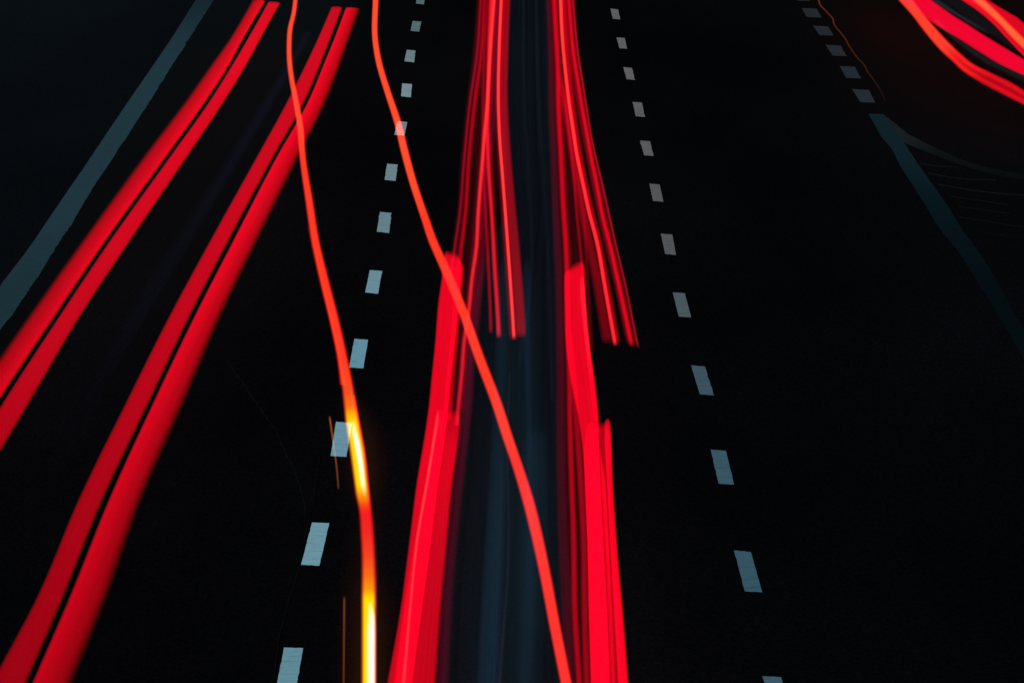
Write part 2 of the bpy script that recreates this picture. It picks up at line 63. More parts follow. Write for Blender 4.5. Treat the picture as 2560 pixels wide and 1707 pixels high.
 {'name': 'light_trail','label': 'dim red and wine streaks running down between the left red block and blue strip','category': 'light trail','group': 'dim red streak bundles running the whole road','parts': [{'name': 'dark_bed','z': 0.5636,'soft': (0.3,0.3),'noise': 0.3,'core': None,'thick': 0.03,'na': 20,'seed': 1,'tilt': (1,1),'rungs': [[-0.714,55.334,-0.037,55.334,0.035,0.0,0.001],[-0.688,50.907,-0.065,50.907,0.035,0.0,0.001],[-0.625,40.059,-0.136,40.059,0.032,0.0,0.001],[-0.559,32.906,-0.158,32.906,0.029,0.0,0.001],[-0.619,29.569,-0.262,29.569,0.026,0.0,0.001],[-0.676,26.907,-0.353,26.907,0.023,0.0,0.001],[-0.672,24.66,-0.378,24.66,0.02,0.0,0.001]]},{'name': 'thin_streak','z': 0.8173,'soft': (0.45,0.45),'noise': 0,'core': None,'thick': 0.035,'na': 14,'seed': 1,'tilt': (1,1),'rungs': [[-0.589,53.389,-0.509,53.389,0.1878,0.0024,0.0091],[-0.582,49.122,-0.509,49.122,0.1878,0.0024,0.0091],[-0.573,43.193,-0.508,43.193,0.1878,0.0024,0.0093],[-0.621,38.654,-0.563,38.654,0.1878,0.0024,0.0095],[-0.63,34.818,-0.577,34.818,0.1878,0.0024,0.0097],[-0.628,31.752,-0.58,31.752,0.1878,0.0024,0.0099],[-0.653,29.812,-0.607,29.812,0.1878,0.0024,0.0101],[-0.664,28.709,-0.62,28.709,0.1878,0.0024,0.0103]]},{'name': 'dark_streak','z': 0.821,'soft': (0.3,0.5),'noise': 0,'core': None,'thick': 0.035,'na': 14,'seed': 1,'tilt': (1,1),'rungs': [[-0.635,53.357,-0.331,53.357,0.07,0.0,0.002],[-0.63,49.096,-0.352,49.096,0.07,0.0,0.002],[-0.624,43.17,-0.381,43.17,0.0667,0.0,0.0019],[-0.654,38.634,-0.438,38.634,0.0633,0.0,0.0019],[-0.661,34.8,-0.469,34.8,0.06,0.0,0.0019],[-0.651,31.735,-0.477,31.735,0.0567,0.0,0.0018],[-0.673,29.796,-0.511,29.796,0.0533,0.0,0.0017],[-0.682,28.694,-0.528,28.694,0.05,0.0,0.0017]]},{'name': 'streak','z': 0.8247,'soft': (0.45,0.45),'noise': 0,'core': None,'thick': 0.035,'na': 14,'seed': 1,'tilt': (1,1),'rungs': [[-0.53,53.335,-0.444,53.335,0.28,0.0,0.0049],[-0.523,49.07,-0.441,49.07,0.28,0.0,0.0049],[-0.513,43.147,-0.438,43.147,0.29,0.0,0.005],[-0.56,38.613,-0.489,38.613,0.3,0.0,0.0052],[-0.576,34.781,-0.509,34.781,0.31,0.0,0.0053],[-0.569,31.719,-0.504,31.719,0.32,0.0,0.0055],[-0.587,29.78,-0.524,29.78,0.33,0.0,0.0056],[-0.598,28.503,-0.535,28.503,0.34,0.0,0.0058]]},{'name': 'bright_streak','z': 0.8284,'soft': (0.45,0.45),'noise': 0,'core': None,'thick': 0.035,'na': 14,'seed': 1,'tilt': (1,1),'rungs': [[-0.351,53.304,-0.246,53.304,0.85,0.04,0.03],[-0.363,49.044,-0.265,49.044,0.85,0.04,0.03],[-0.38,43.125,-0.293,43.125,0.8125,0.0369,0.0292],[-0.387,38.593,-0.307,38.593,0.775,0.0338,0.0283],[-0.4,36.583,-0.323,36.583,0.7375,0.0307,0.0275],[-0.409,34.763,-0.335,34.763,0.7,0.0277,0.0267],[-0.423,31.702,-0.355,31.702,0.6625,0.0246,0.0258],[-0.422,29.975,-0.356,29.975,0.625,0.0215,0.025],[-0.451,28.418,-0.388,28.418,0.5875,0.0184,0.0242],[-0.461,27.181,-0.399,27.181,0.55,0.0153,0.0233],[-0.486,26.07,-0.426,26.07,0.5125,0.0123,0.0225],[-0.49,24.823,-0.432,24.823,0.475,0.0092,0.0217],[-0.501,23.67,-0.445,23.67,0.4375,0.0061,0.0208],[-0.504,23.268,-0.448,23.268,0.4,0.003,0.02]]},{'name': 'dark_streak','z': 0.8321,'soft': (0.5,0.5),'noise': 0,'core': None,'thick': 0.035,'na': 14,'seed': 1,'tilt': (1,1),'rungs': [[-0.376,53.276,-0.179,53.276,0.2,0.0,0.0038],[-0.385,49.018,-0.201,49.018,0.2,0.0,0.0038],[-0.398,43.102,-0.231,43.102,0.1886,0.0,0.0036],[-0.41,38.572,-0.256,38.572,0.1771,0.0,0.0035],[-0.443,34.744,-0.3,34.744,0.1657,0.0,0.0033],[-0.454,31.685,-0.319,31.685,0.1543,0.0,0.0032],[-0.477,28.402,-0.353,28.402,0.1429,0.0,0.003],[-0.51,26.056,-0.393,26.056,0.1314,0.0,0.0029],[-0.524,23.658,-0.414,23.658,0.12,0.0,0.0027]]},{'name': 'wine_streak','z': 0.8358,'soft': (0.35,0.4),'noise': 0.3,'core': None,'thick': 0.035,'na': 14,'seed': 1,'tilt': (1,1),'rungs': [[-0.326,53.254,-0.152,53.254,0.0762,0.0012,0.0103],[-0.325,48.992,-0.16,48.992,0.0762,0.0012,0.0103],[-0.324,42.435,-0.171,42.435,0.0743,0.0011,0.0101],[-0.327,38.552,-0.18,38.552,0.0725,0.001,0.0099],[-0.352,36.073,-0.207,36.073,0.0706,0.001,0.0096],[-0.385,33.567,-0.243,33.567,0.0687,0.0009,0.0094],[-0.405,31.668,-0.264,31.668,0.0669,0.0008,0.0092],[-0.404,29.943,-0.265,29.943,0.065,0.0007,0.009],[-0.419,28.026,-0.283,28.026,0.0631,0.0006,0.0088],[-0.434,26.648,-0.298,26.648,0.0613,0.0006,0.0085],[-0.463,25.405,-0.327,25.405,0.0594,0.0005,0.0083],[-0.461,23.921,-0.328,23.921,0.0575,0.0004,0.0081],[-0.483,22.6,-0.353,22.6,0.0557,0.0003,0.0079],[-0.5,21.701,-0.37,21.701,0.0538,0.0002,0.0077],[-0.525,19.851,-0.401,19.851,0.0519,0.0002,0.0074],[-0.528,18.481,-0.407,18.481,0.0501,0.0001,0.0072],[-0.52,17.316,-0.403,17.316,0.0482,0.0,0.007],[-0.51,15.773,-0.398,15.773,0.0482,0.0,0.007]]}]},
 {'name': 'light_trail','label': 'dim red and wine streaks hugging the right side of the dark blue strip','category': 'light trail','group': 'dim red streak bundles running the whole road','parts': [{'name': 'dark_bed','z': 0.5895,'soft': (0.3,0.3),'noise': 0.3,'core': None,'thick': 0.03,'na': 20,'seed': 1,'tilt': (1,1),'rungs': [[0.653,55.14,1.282,55.14,0.03,0.0,0.001],[0.619,50.725,1.201,50.725,0.03,0.0,0.001],[0.553,42.188,1.045,42.188,0.031,0.0,0.001],[0.536,36.033,0.964,36.033,0.032,0.0,0.001],[0.536,32.788,0.931,32.788,0.033,0.0,0.001],[0.491,29.464,0.852,29.464,0.034,0.0,0.001],[0.448,26.811,0.782,26.811,0.035,0.0,0.001],[0.42,24.203,0.727,24.203,0.036,0.0,0.001],[0.398,22.469,0.686,22.469,0.037,0.0,0.001],[0.388,20.807,0.66,20.807,0.038,0.0,0.001],[0.37,19.135,0.624,19.135,0.039,0.0,0.001],[0.364,17.928,0.606,17.928,0.04,0.0,0.001],[0.356,16.33,0.581,16.33,0.04,0.0,0.001]]},{'name': 'wine_streak','z': 0.8432,'soft': (0.45,0.35),'noise': 0.3,'core': None,'thick': 0.035,'na': 14,'seed': 1,'tilt': (1,1),'rungs': [[0.587,53.198,0.739,53.198,0.0802,0.0009,0.008],[0.563,48.94,0.713,48.94,0.0802,0.0009,0.008],[0.534,43.695,0.679,43.695,0.0767,0.0008,0.0077],[0.481,38.511,0.62,38.511,0.0732,0.0008,0.0074],[0.461,34.689,0.596,34.689,0.0697,0.0007,0.0072],[0.441,31.634,0.573,31.634,0.0662,0.0007,0.0069],[0.426,28.727,0.555,28.727,0.0627,0.0006,0.0066],[0.396,25.765,0.519,25.765,0.0592,0.0005,0.0063],[0.343,21.678,0.453,21.678,0.0557,0.0005,0.006],[0.331,20.075,0.44,20.075,0.0522,0.0004,0.0058],[0.33,18.676,0.437,18.676,0.0487,0.0004,0.0055],[0.319,17.297,0.423,17.297,0.0452,0.0003,0.0052],[0.306,15.755,0.408,15.755,0.0452,0.0003,0.0052]]},{'name': 'streak','z': 0.8469,'soft': (0.45,0.45),'noise': 0,'core': None,'thick': 0.035,'na': 14,'seed': 1,'tilt': (1,1),'rungs': [[0.697,53.166,0.817,53.166,0.5,0.0,0.008],[0.674,48.914,0.788,48.914,0.5,0.0,0.008],[0.654,45.056,0.761,45.056,0.4886,0.0,0.0078],[0.635,41.743,0.736,41.743,0.4771,0.0,0.0077],[0.594,38.491,0.69,38.491,0.4657,0.0,0.0075],[0.574,35.108,0.663,35.108,0.4543,0.0,0.0074],[0.551,31.618,0.634,31.618,0.4429,0.0,0.0072],[0.548,29.896,0.628,29.896,0.4314,0.0,0.0071],[0.534,28.412,0.612,28.412,0.42,0.0,0.0069],[0.5,25.854,0.572,25.854,0.4086,0.0,0.0067],[0.485,24.45,0.554,24.45,0.3971,0.0,0.0066],[0.467,23.339,0.535,23.339,0.3857,0.0,0.0064],[0.449,21.666,0.513,21.666,0.3743,0.0,0.0063],[0.434,20.064,0.495,20.064,0.3629,0.0,0.0061],[0.413,18.666,0.471,18.666,0.3514,0.0,0.006],[0.414,17.288,0.469,17.288,0.34,0.0,0.0058],[0.415,15.748,0.466,15.748,0.34,0.0,0.0058]]},{'name': 'dark_streak','z': 0.8506,'soft': (0.5,0.5),'noise': 0,'core': None,'thick': 0.035,'na': 14,'seed': 1,'tilt': (1,1),'rungs': [[0.675,53.14,0.913,53.14,0.16,0.0,0.0032],[0.65,48.888,0.867,48.888,0.16,0.0,0.0032],[0.608,41.72,0.79,41.72,0.15,0.0,0.0031],[0.576,38.47,0.74,38.47,0.14,0.0,0.0029],[0.56,35.089,0.706,35.089,0.13,0.0,0.0028],[0.542,31.601,0.67,31.601,0.12,0.0,0.0027],[0.537,29.88,0.656,29.88,0.11,0.0,0.0025],[0.535,28.397,0.644,28.397,0.1,0.0,0.0024]]},{'name': 'streak','z': 0.8543,'soft': (0.4,0.5),'noise': 0,'core': None,'thick': 0.035,'na': 14,'seed': 1,'tilt': (1,1),'rungs': [[0.503,26.424,0.593,26.424,0,0,0],[0.505,26.092,0.594,26.092,0.21,0.0,0.0036399999999999996],[0.507,25.826,0.595,25.826,0.3,0.0,0.0052],[0.518,24.138,0.603,24.138,0.2933,0.0,0.0051],[0.516,23.051,0.599,23.051,0.2867,0.0,0.005],[0.516,21.643,0.594,21.643,0.28,0.0,0.0049],[0.506,20.043,0.581,20.043,0.2733,0.0,0.0048],[0.475,18.432,0.545,18.432,0.2667,0.0,0.0047],[0.46,17.27,0.527,17.27,0.26,0.0,0.0046],[0.441,15.73,0.504,15.73,0.26,0.0,0.0046]]},{'name': 'thin_streak','z': 0.858,'soft': (0.5,0.5),'noise': 0,'core': None,'thick': 0.035,'na': 14,'seed': 1,'tilt': (1,1),'rungs': [[0.693,40.617,0.763,40.617,0,0,0],[0.697,39.873,0.766,39.873,0.175,0.0,0.0031499999999999996],[0.7,39.283,0.767,39.283,0.25,0.0,0.0045],[0.716,35.958,0.778,35.958,0.2417,0.0,0.0044],[0.723,33.772,0.782,33.772,0.2333,0.0,0.0043],[0.715,31.567,0.77,31.567,0.225,0.0,0.0042],[0.715,29.357,0.766,29.357,0.2167,0.0,0.004],[0.709,28.366,0.759,28.366,0.2083,0.0,0.0039],[0.697,27.033,0.745,27.033,0.2,0.0,0.0038],[0.696,26.82,0.743,26.82,0.13999999999999999,0.0,0.00266],[0.693,26.563,0.74,26.563,0,0,0]]},{'name': 'thin_streak','z': 0.8617,'soft': (0.5,0.5),'noise': 0,'core': None,'thick': 0.035,'na': 14,'seed': 1,'tilt': (1,1),'rungs': [[0.716,39.359,0.776,39.359,0,0,0],[0.719,38.831,0.779,38.831,0.11199999999999999,0.0,0.00224],[0.721,38.409,0.781,38.409,0.16,0.0,0.0032],[0.74,35.033,0.798,35.033,0.1417,0.0,0.003],[0.774,32.972,0.831,32.972,0.1233,0.0,0.0027],[0.791,31.55,0.849,31.55,0.105,0.0,0.0024],[0.77,29.434,0.827,29.434,0.0867,0.0,0.0022],[0.752,27.922,0.808,27.922,0.0683,0.0,0.0019],[0.731,25.946,0.786,25.946,0.05,0.0,0.0017],[0.729,25.748,0.784,25.748,0.034999999999999996,0.0,0.0011899999999999999],[0.727,25.51,0.781,25.51,0,0,0]]}]},
 {'name': 'light_trail','label': 'wide red block whose ragged top starts where the thin orange trail crosses it','category': 'light trail','group': 'wide red blocks starting mid-road','parts': [{'name': 'wide_band','z': 0.8154,'soft': (0.1,0.1),'noise': 0.1,'core': None,'thick': 0.035,'na': 26,'seed': 11,'tilt': (1,1),'rungs': [[-0.729,29.867,-0.573,29.66,0,0,0],[-0.732,29.772,-0.562,29.547,0.45,0.0,0.0072],[-0.734,29.679,-0.551,29.414,0.86,0.0,0.0138],[-0.738,29.416,-0.533,29.176,0.86,0.0,0.0138],[-0.742,28.488,-0.528,28.488,0.86,0.0,0.0138],[-0.751,27.523,-0.531,27.523,0.86,0.0,0.0138],[-0.742,26.119,-0.537,26.119,0.86,0.0,0.0138],[-0.741,24.87,-0.55,24.87,0.86,0.0,0.0138],[-0.741,23.715,-0.554,23.715,0.86,0.0,0.0138],[-0.755,22.667,-0.571,22.667,0.86,0.0,0.0138],[-0.773,21.765,-0.589,21.765,0.86,0.0,0.0138],[-0.783,20.155,-0.609,20.155,0.72,0.0,0.0115],[-0.796,18.615,-0.634,18.615,0.66,0.0,0.0106],[-0.828,17.366,-0.652,17.366,0.6,0.0,0.0096],[-0.869,15.724,-0.677,15.724,0.6,0.0,0.0096]]},{'name': 'edge_band','z': 0.8191,'soft': (0.3,0.25),'noise': 0.2,'core': None,'thick': 0.035,'na': 14,'seed': 12,'tilt': (1,1),'rungs': [[-0.561,29.335,-0.527,29.335,0,0,0],[-0.607,29.097,-0.508,29.097,0.62,0.0,0.0099],[-0.604,28.473,-0.503,28.473,0.6,0.0,0.0096],[-0.604,27.509,-0.51,27.509,0.5,0.0,0.008],[-0.603,26.105,-0.508,26.105,0.42,0.0,0.0067],[-0.61,24.856,-0.514,24.856,0.4,0.0,0.0064],[-0.612,23.542,-0.512,23.542,0.42,0.0,0.0067],[-0.612,23.487,-0.512,23.487,0.294,0.0,0.00469],[-0.612,23.42,-0.512,23.42,0,0,0]]}]},
 {'name': 'light_trail','label': 'wide red block trail with a slanted top,beginning under the right bundle of fine streaks','category': 'light trail','group': 'wide red blocks starting mid-road','parts': [{'name': 'wide_band','z': 0.8228,'soft': (0.1,0.09),'noise': 0.13,'core': None,'thick': 0.035,'na': 26,'seed': 14,'tilt': (1,1),'rungs': [[0.558,28.918,0.757,29.393,0,0,0],[0.551,28.809,0.764,29.301,0.5,0.0,0.008],[0.544,28.685,0.77,29.173,0.86,0.0,0.0138],[0.533,28.288,0.765,28.628,0.86,0.0,0.0138],[0.522,27.494,0.749,27.494,0.86,0.0,0.0138],[0.507,25.841,0.746,25.841,0.86,0.0,0.0138],[0.534,24.535,0.758,24.535,0.86,0.0,0.0138],[0.572,23.419,0.756,23.419,0.86,0.0,0.0138],[0.586,22.643,0.735,22.643,0.86,0.0,0.0138],[0.584,21.742,0.717,21.742,0.86,0.0,0.0138],[0.565,20.134,0.693,20.134,0.86,0.0,0.0138],[0.533,18.595,0.673,18.595,0.86,0.0,0.0138],[0.516,17.348,0.648,17.348,0.86,0.0,0.0138],[0.494,15.684,0.614,15.684,0.86,0.0,0.0138]]},{'name': 'edge_band','z': 0.8265,'soft': (0.3,0.25),'noise': 0,'core': None,'thick': 0.035,'na': 14,'seed': 1,'tilt': (1,1),'rungs': [[0.706,28.671,0.755,28.671,0,0,0],[0.692,28.149,0.756,28.149,0.5,0.01,0.02],[0.692,25.827,0.746,25.827,0.5,0.01,0.02],[0.694,24.522,0.756,24.522,0.3,0,0.01],[0.693,23.407,0.752,23.407,0.2,0,0]]}]},
 {'name': 'light_trail','label': 'broad red trail with a pale orange line inside,low down left of the blue strip','category': 'light trail','group': 'broad red trails starting in the lower half','parts': [{'name': 'wide_band','z': 0.7802,'soft': (0.1,0.1),'noise': 0.16,'core': None,'thick': 0.035,'na': 30,'seed': 17,'tilt': (1,1),'rungs': [[-0.649,23.847,-0.473,23.847,0,0,0],[-0.663,23.759,-0.452,23.759,0.35,0.0,0.0056],[-0.674,23.648,-0.449,23.648,0.55,0.0,0.0088],[-0.686,22.781,-0.454,22.781,0.8,0.0,0.0128],[-0.707,21.874,-0.476,21.874,0.8,0.0,0.0128],[-0.748,20.257,-0.489,20.257,0.68,0.0,0.0109],[-0.779,18.708,-0.5,18.708,0.62,0.0,0.0099],[-0.794,17.454,-0.5,17.454,0.6,0.0,0.0096],[-0.814,15.793,-0.5,15.793,0.6,0.0,0.0096]]},{'name': 'highlight_line','z': 0.8039,'soft': (0.45,0.45),'noise': 0,'core': None,'thick': 0.02,'na': 14,'seed': 1,'tilt': (1,1),'rungs': [[-0.66,23.816,-0.644,23.816,0,0,0],[-0.672,23.532,-0.628,23.532,0.35,0.03,0.02],[-0.681,22.958,-0.641,22.958,0.4,0.05,0.03],[-0.704,21.8,-0.666,21.8,0.4,0.045,0.03],[-0.739,20.188,-0.704,20.188,0.35,0.035,0.025],[-0.739,18.782,-0.706,18.782,0.33,0.03,0.025],[-0.738,17.395,-0.695,17.395,0.33,0.03,0.03],[-0.736,15.733,-0.681,15.733,0.33,0.03,0.03]]}]},
 {'name': 'light_trail','label': 'lower broad red trail with a notched top and separate outer line,facing the right dashes','category': 'light trail','group': 'broad red trails starting in the lower half','parts': [{'name': 'wide_band','z': 0.7876,'soft': (0.1,0.12),'noise': 0.16,'core': None,'thick': 0.035,'na': 24,'seed': 19,'tilt': (1,1),'rungs': [[0.656,23.428,0.74,23.428,0,0,0],[0.646,23.332,0.745,23.332,0.4,0.0,0.0064],[0.624,23.047,0.744,23.047,0.6,0.0,0.0096],[0.585,21.851,0.764,21.851,0.75,0.0,0.012],[0.566,20.235,0.743,20.235,0.75,0.0,0.012],[0.54,18.689,0.717,18.689,0.62,0.0,0.0099],[0.517,17.435,0.692,17.435,0.6,0.0,0.0096],[0.487,15.762,0.659,15.762,0.6,0.0,0.0096]]},{'name': 'dark_band','z': 0.7013,'soft': (0.2,0.2),'noise': 0.2,'core': None,'thick': 0.035,'na': 14,'seed': 20,'tilt': (1,1),'rungs': [[0.737,23.692,0.821,23.692,0,0,0],[0.737,23.595,0.833,23.595,0.5,0.0,0.008],[0.732,22.12,0.803,22.12,0.45,0.0,0.0072],[0.713,20.484,0.779,20.484,0.5,0.0,0.008],[0.684,18.919,0.773,18.919,0.42,0.0,0.0067],[0.663,17.65,0.747,17.65,0.4,0.0,0.0064],[0.636,15.958,0.713,15.958,0.4,0.0,0.0064]]},{'name': 'edge_band','z': 0.705,'soft': (0.28,0.2),'noise': 0,'core': None,'thick': 0.035,'na': 14,'seed': 21,'tilt': (1,1),'rungs': [[0.83,23.84,0.857,23.84,0,0,0],[0.814,23.753,0.863,23.753,0.6,0.0,0.0096],[0.801,23.498,0.862,23.498,0.85,0.0,0.0136],[0.774,22.109,0.831,22.109,0.9,0.0,0.0144],[0.748,20.474,0.807,20.474,0.9,0.0,0.0144],[0.722,18.909,0.797,18.909,0.95,0.0,0.0152],[0.703,17.641,0.784,17.641,0.95,0.0,0.0152],[0.679,15.95,0.767,15.95,0.95,0.0,0.0152]]}]},
 {'name': 'light_trail','label': 'dark blue strip of faint streaks down the middle between the red trails','category': 'faint light trail','group': 'dim blue sheens','parts': [{'name': 'wide_band','z': 0.5087,'soft': (0.12,0.12),'noise': 0.45,'core': None,'thick': 0.1,'na': 40,'seed': 23,'tilt': (1,1),'rungs': [[-0.13,55.756,0.748,55.756,0.0024,0.0052,0.0091],[-0.144,51.293,0.714,51.293,0.0024,0.0052,0.0091],[-0.179,40.363,0.632,40.363,0.0024,0.0052,0.0091],[-0.164,36.437,0.607,36.437,0.0024,0.0044,0.008],[-0.122,33.156,0.594,33.156,0.0024,0.004,0.007],[-0.382,30.544,0.592,30.544,0.0024,0.004,0.007],[-0.496,27.004,0.552,27.004,0.0024,0.0044,0.007],[-0.505,22.72,0.482,22.72,0.0027,0.0044,0.007],[-0.544,20.297,0.471,20.297,0.003,0.0044,0.007],[-0.545,18.129,0.457,18.129,0.003,0.0044,0.007],[-0.546,16.516,0.446,16.516,0.003,0.0044,0.007]]},{'name': 'blue_streak','z': 0.5624,'soft': (0.4,0.4),'noise': 0.35,'core': None,'thick': 0.06,'na': 24,'seed': 24,'tilt': (1,1),'rungs': [[-0.139,30.607,-0.075,30.607,0,0,0],[-0.158,30.035,-0.053,30.035,0.00135,0.00522,0.01044],[-0.177,26.805,-0.035,26.805,0.0018,0.006959999999999999,0.013919999999999998],[-0.191,24.294,-0.053,24.294,0.0018,0.006959999999999999,0.013919999999999998],[-0.21,22.553,-0.032,22.553,0.0024000000000000002,0.00928,0.01856],[-0.229,20.885,-0.041,20.885,0.003,0.0116,0.0232],[-0.25,19.43,-0.06,19.43,0.003,0.0116,0.0232],[-0.268,17.995,-0.065,17.995,0.003,0.0116,0.0232],[-0.289,16.394,-0.07,16.394,0.003,0.0116,0.0232]]},{'name': 'blue_streak','z': 0.5661,'soft': (0.45,0.45),'noise': 0.3,'core': None,'thick': 0.06,'na': 20,'seed': 25,'tilt': (1,1),'rungs': [[0.137,30.591,0.193,30.591,0,0,0],[0.113,30.02,0.211,30.02,0.0015,0.0058,0.0116],[0.1,26.792,0.208,26.792,0.0022500000000000003,0.0087,0.0174],[0.106,24.143,0.195,24.143,0.0021,0.008119999999999999,0.016239999999999997],[0.098,22.541,0.19,22.541,0.0015,0.0058,0.0116],[0.068,20.732,0.2,20.732,0.0018,0.006959999999999999,0.013919999999999998],[0.031,19.067,0.188,19.067,0.0021,0.008119999999999999,0.016239999999999997],[0.005,17.986,0.175,17.986,0.0021,0.008119999999999999,0.016239999999999997],[-0.033,16.385,0.156,16.385,0.0021,0.008119999999999999,0.016239999999999997]]},{'name': 'blue_streak','z': 0.5698,'soft': (0.3,0.4),'noise': 0.3,'core': None,'thick': 0.06,'na': 24,'seed': 26,'tilt': (1,1),'rungs': [[0.106,23.982,0.33,23.982,0,0,0],[0.087,23.702,0.339,23.702,0.0015,0.0058,0.0116],[0.057,22.53,0.345,22.53,0.0015,0.0058,0.0116],[0.035,20.489,0.334,20.489,0.0008400000000000001,0.003248,0.006496],[0.003,18.786,0.329,18.786,0.0,0.0,0.0]]},{'name': 'blue_streak','z': 0.5435,'soft': (0.35,0.35),'noise': 0.25,'core': None,'thick': 0.08,'na': 36,'seed': 44,'tilt': (1,1),'rungs': [[-0.212,30.784,0.302,30.784,0,0,0],[-0.225,29.652,0.346,29.652,0.0006,0.0018,0.0026],[-0.266,26.384,0.367,26.384,0.001,0.0042,0.006],[-0.297,22.612,0.378,22.612,0.0014,0.0056,0.008],[-0.329,20.11,0.35,20.11,0.0012,0.0056,0.008],[-0.368,18.042,0.291,18.042,0.0008,0.004,0.006],[-0.398,16.44,0.245,16.44,0.0008,0.004,0.006]]},{'name': 'thin_streak','z': 0.5772,'soft': (0.5,0.5),'noise': 0,'core': None,'thick': 0.02,'na': 14,'seed': 1,'tilt': (1,1),'rungs': [[-0.034,25.83,-0.004,25.83,0.006,0.0037,0.006],[-0.045,24.875,-0.014,24.875,0.0065,0.0037,0.0065],[-0.058,23.618,-0.026,23.618,0.007,0.0037,0.007],[-0.041,21.428,-0.01,21.428,0.0076,0.0037,0.0076],[-0.052,20.017,-0.02,20.017,0.0081,0.0037,0.0081],[-0.081,18.846,-0.05,18.846,0.0086,0.0037,0.0086],[-0.101,17.959,-0.069,17.959,0.0091,0.0037,0.0091],[-0.135,16.36,-0.103,16.36,0.0091,0.0037,0.0091]]},{'name': 'thin_streak','z': 0.5809,'soft': (0.5,0.5),'noise': 0,'core': None,'thick': 0.02,'na': 14,'seed': 1,'tilt': (1,1),'rungs': [[0.159,55.207,0.259,55.207,0.0024,0.003,0.0044],[0.155,50.785,0.249,50.785,0.0024,0.003,0.0044],[0.145,38.926,0.225,38.926,0.0022,0.0029,0.0042],[0.181,33.598,0.257,33.598,0.0021,0.0029,0.004],[0.17,29.499,0.243,29.499,0.0019,0.0028,0.0039],[0.042,26.248,0.112,26.248,0.0018,0.0027,0.0037]]},{'name': 'thin_streak','z': 0.5846,'soft': (0.5,0.5),'noise': 0,'core': None,'thick': 0.02,'na': 14,'seed': 1,'tilt': (1,1),'rungs': [[0.378,55.177,0.52,55.177,0.0021,0.0027,0.0048],[0.368,50.759,0.499,50.759,0.0021,0.0027,0.0048],[0.341,38.906,0.443,38.906,0.002,0.0026,0.0043],[0.367,34.777,0.459,34.777,0.0019,0.0026,0.0039],[0.357,29.484,0.436,29.484,0.0019,0.0025,0.0034],[0.334,24.849,0.401,24.849,0.0018,0.0024,0.003]]}]},
 {'name': 'light_trail','label': 'orange edged red trail,lowest of those curving out of the top right corner','category': 'light trail','group': 'curving red trails at the top right','parts': [{'name': 'streak','z': 0.8383,'soft': (0.2,0.2),'noise': 0,'core': (0.5,0.13,0.0,0.62),'thick': 0.03,'na': 20,'seed': 27,'tilt': (1,1),'rungs': [[6.727,53.329,7.148,52.844,1.0,0.0482,0.0232],[6.711,48.975,7.01,48.975,1.0,0.0482,0.0232],[6.704,47.103,6.95,47.29,1.0,0.0482,0.0232],[6.654,45.213,6.928,45.648,1.0,0.0482,0.0232],[6.636,43.393,6.921,44.495,1.0,0.0482,0.0232],[6.666,42.34,6.933,43.192,1.0,0.013,0.0144],[6.684,41.48,6.978,42.185,1.0,0.013,0.0144],[6.779,40.518,7.134,41.301,0.807,0.0024,0.013],[6.925,39.587,7.269,40.58,0.807,0.0024,0.013],[7.103,38.633,7.357,39.613,0.807,0.0024,0.013],[7.375,37.172,7.492,38.133,0.807,0.0024,0.013]]}]},
 {'name': 'light_trail','label': 'broad crimson trail at the top right running straight between the orange edged ones','category': 'light trail','group': 'curving red trails at the top right','parts': [{'name': 'wide_band','z': 0.822,'soft': (0.12,0.12),'noise': 0.1,'core': None,'thick': 0.035,'na': 24,'seed': 28,'tilt': (1,1),'rungs': [[6.597,52.569,7.183,52.007,0.9387,0.0,0.0296],[6.79,49.089,7.338,49.089,0.9387,0.0,0.0296],[6.872,47.611,7.404,47.831,0.9387,0.0,0.0296],[6.937,46.429,7.453,47.107,0.9387,0.0,0.0296],[7.026,45.496,7.522,46.314,0.9387,0.0,0.0296],[7.117,44.645,7.592,45.354,0.9387,0.0,0.0296],[7.237,43.342,7.691,44.239,0.9387,0.0,0.0296],[7.361,42.171,7.78,43.276,0.9387,0.0,0.0296],[7.548,41.152,7.867,42.381,0.9387,0.0,0.0296],[7.836,39.572,8.004,40.98,0.9387,0.0,0.0296]]}]},
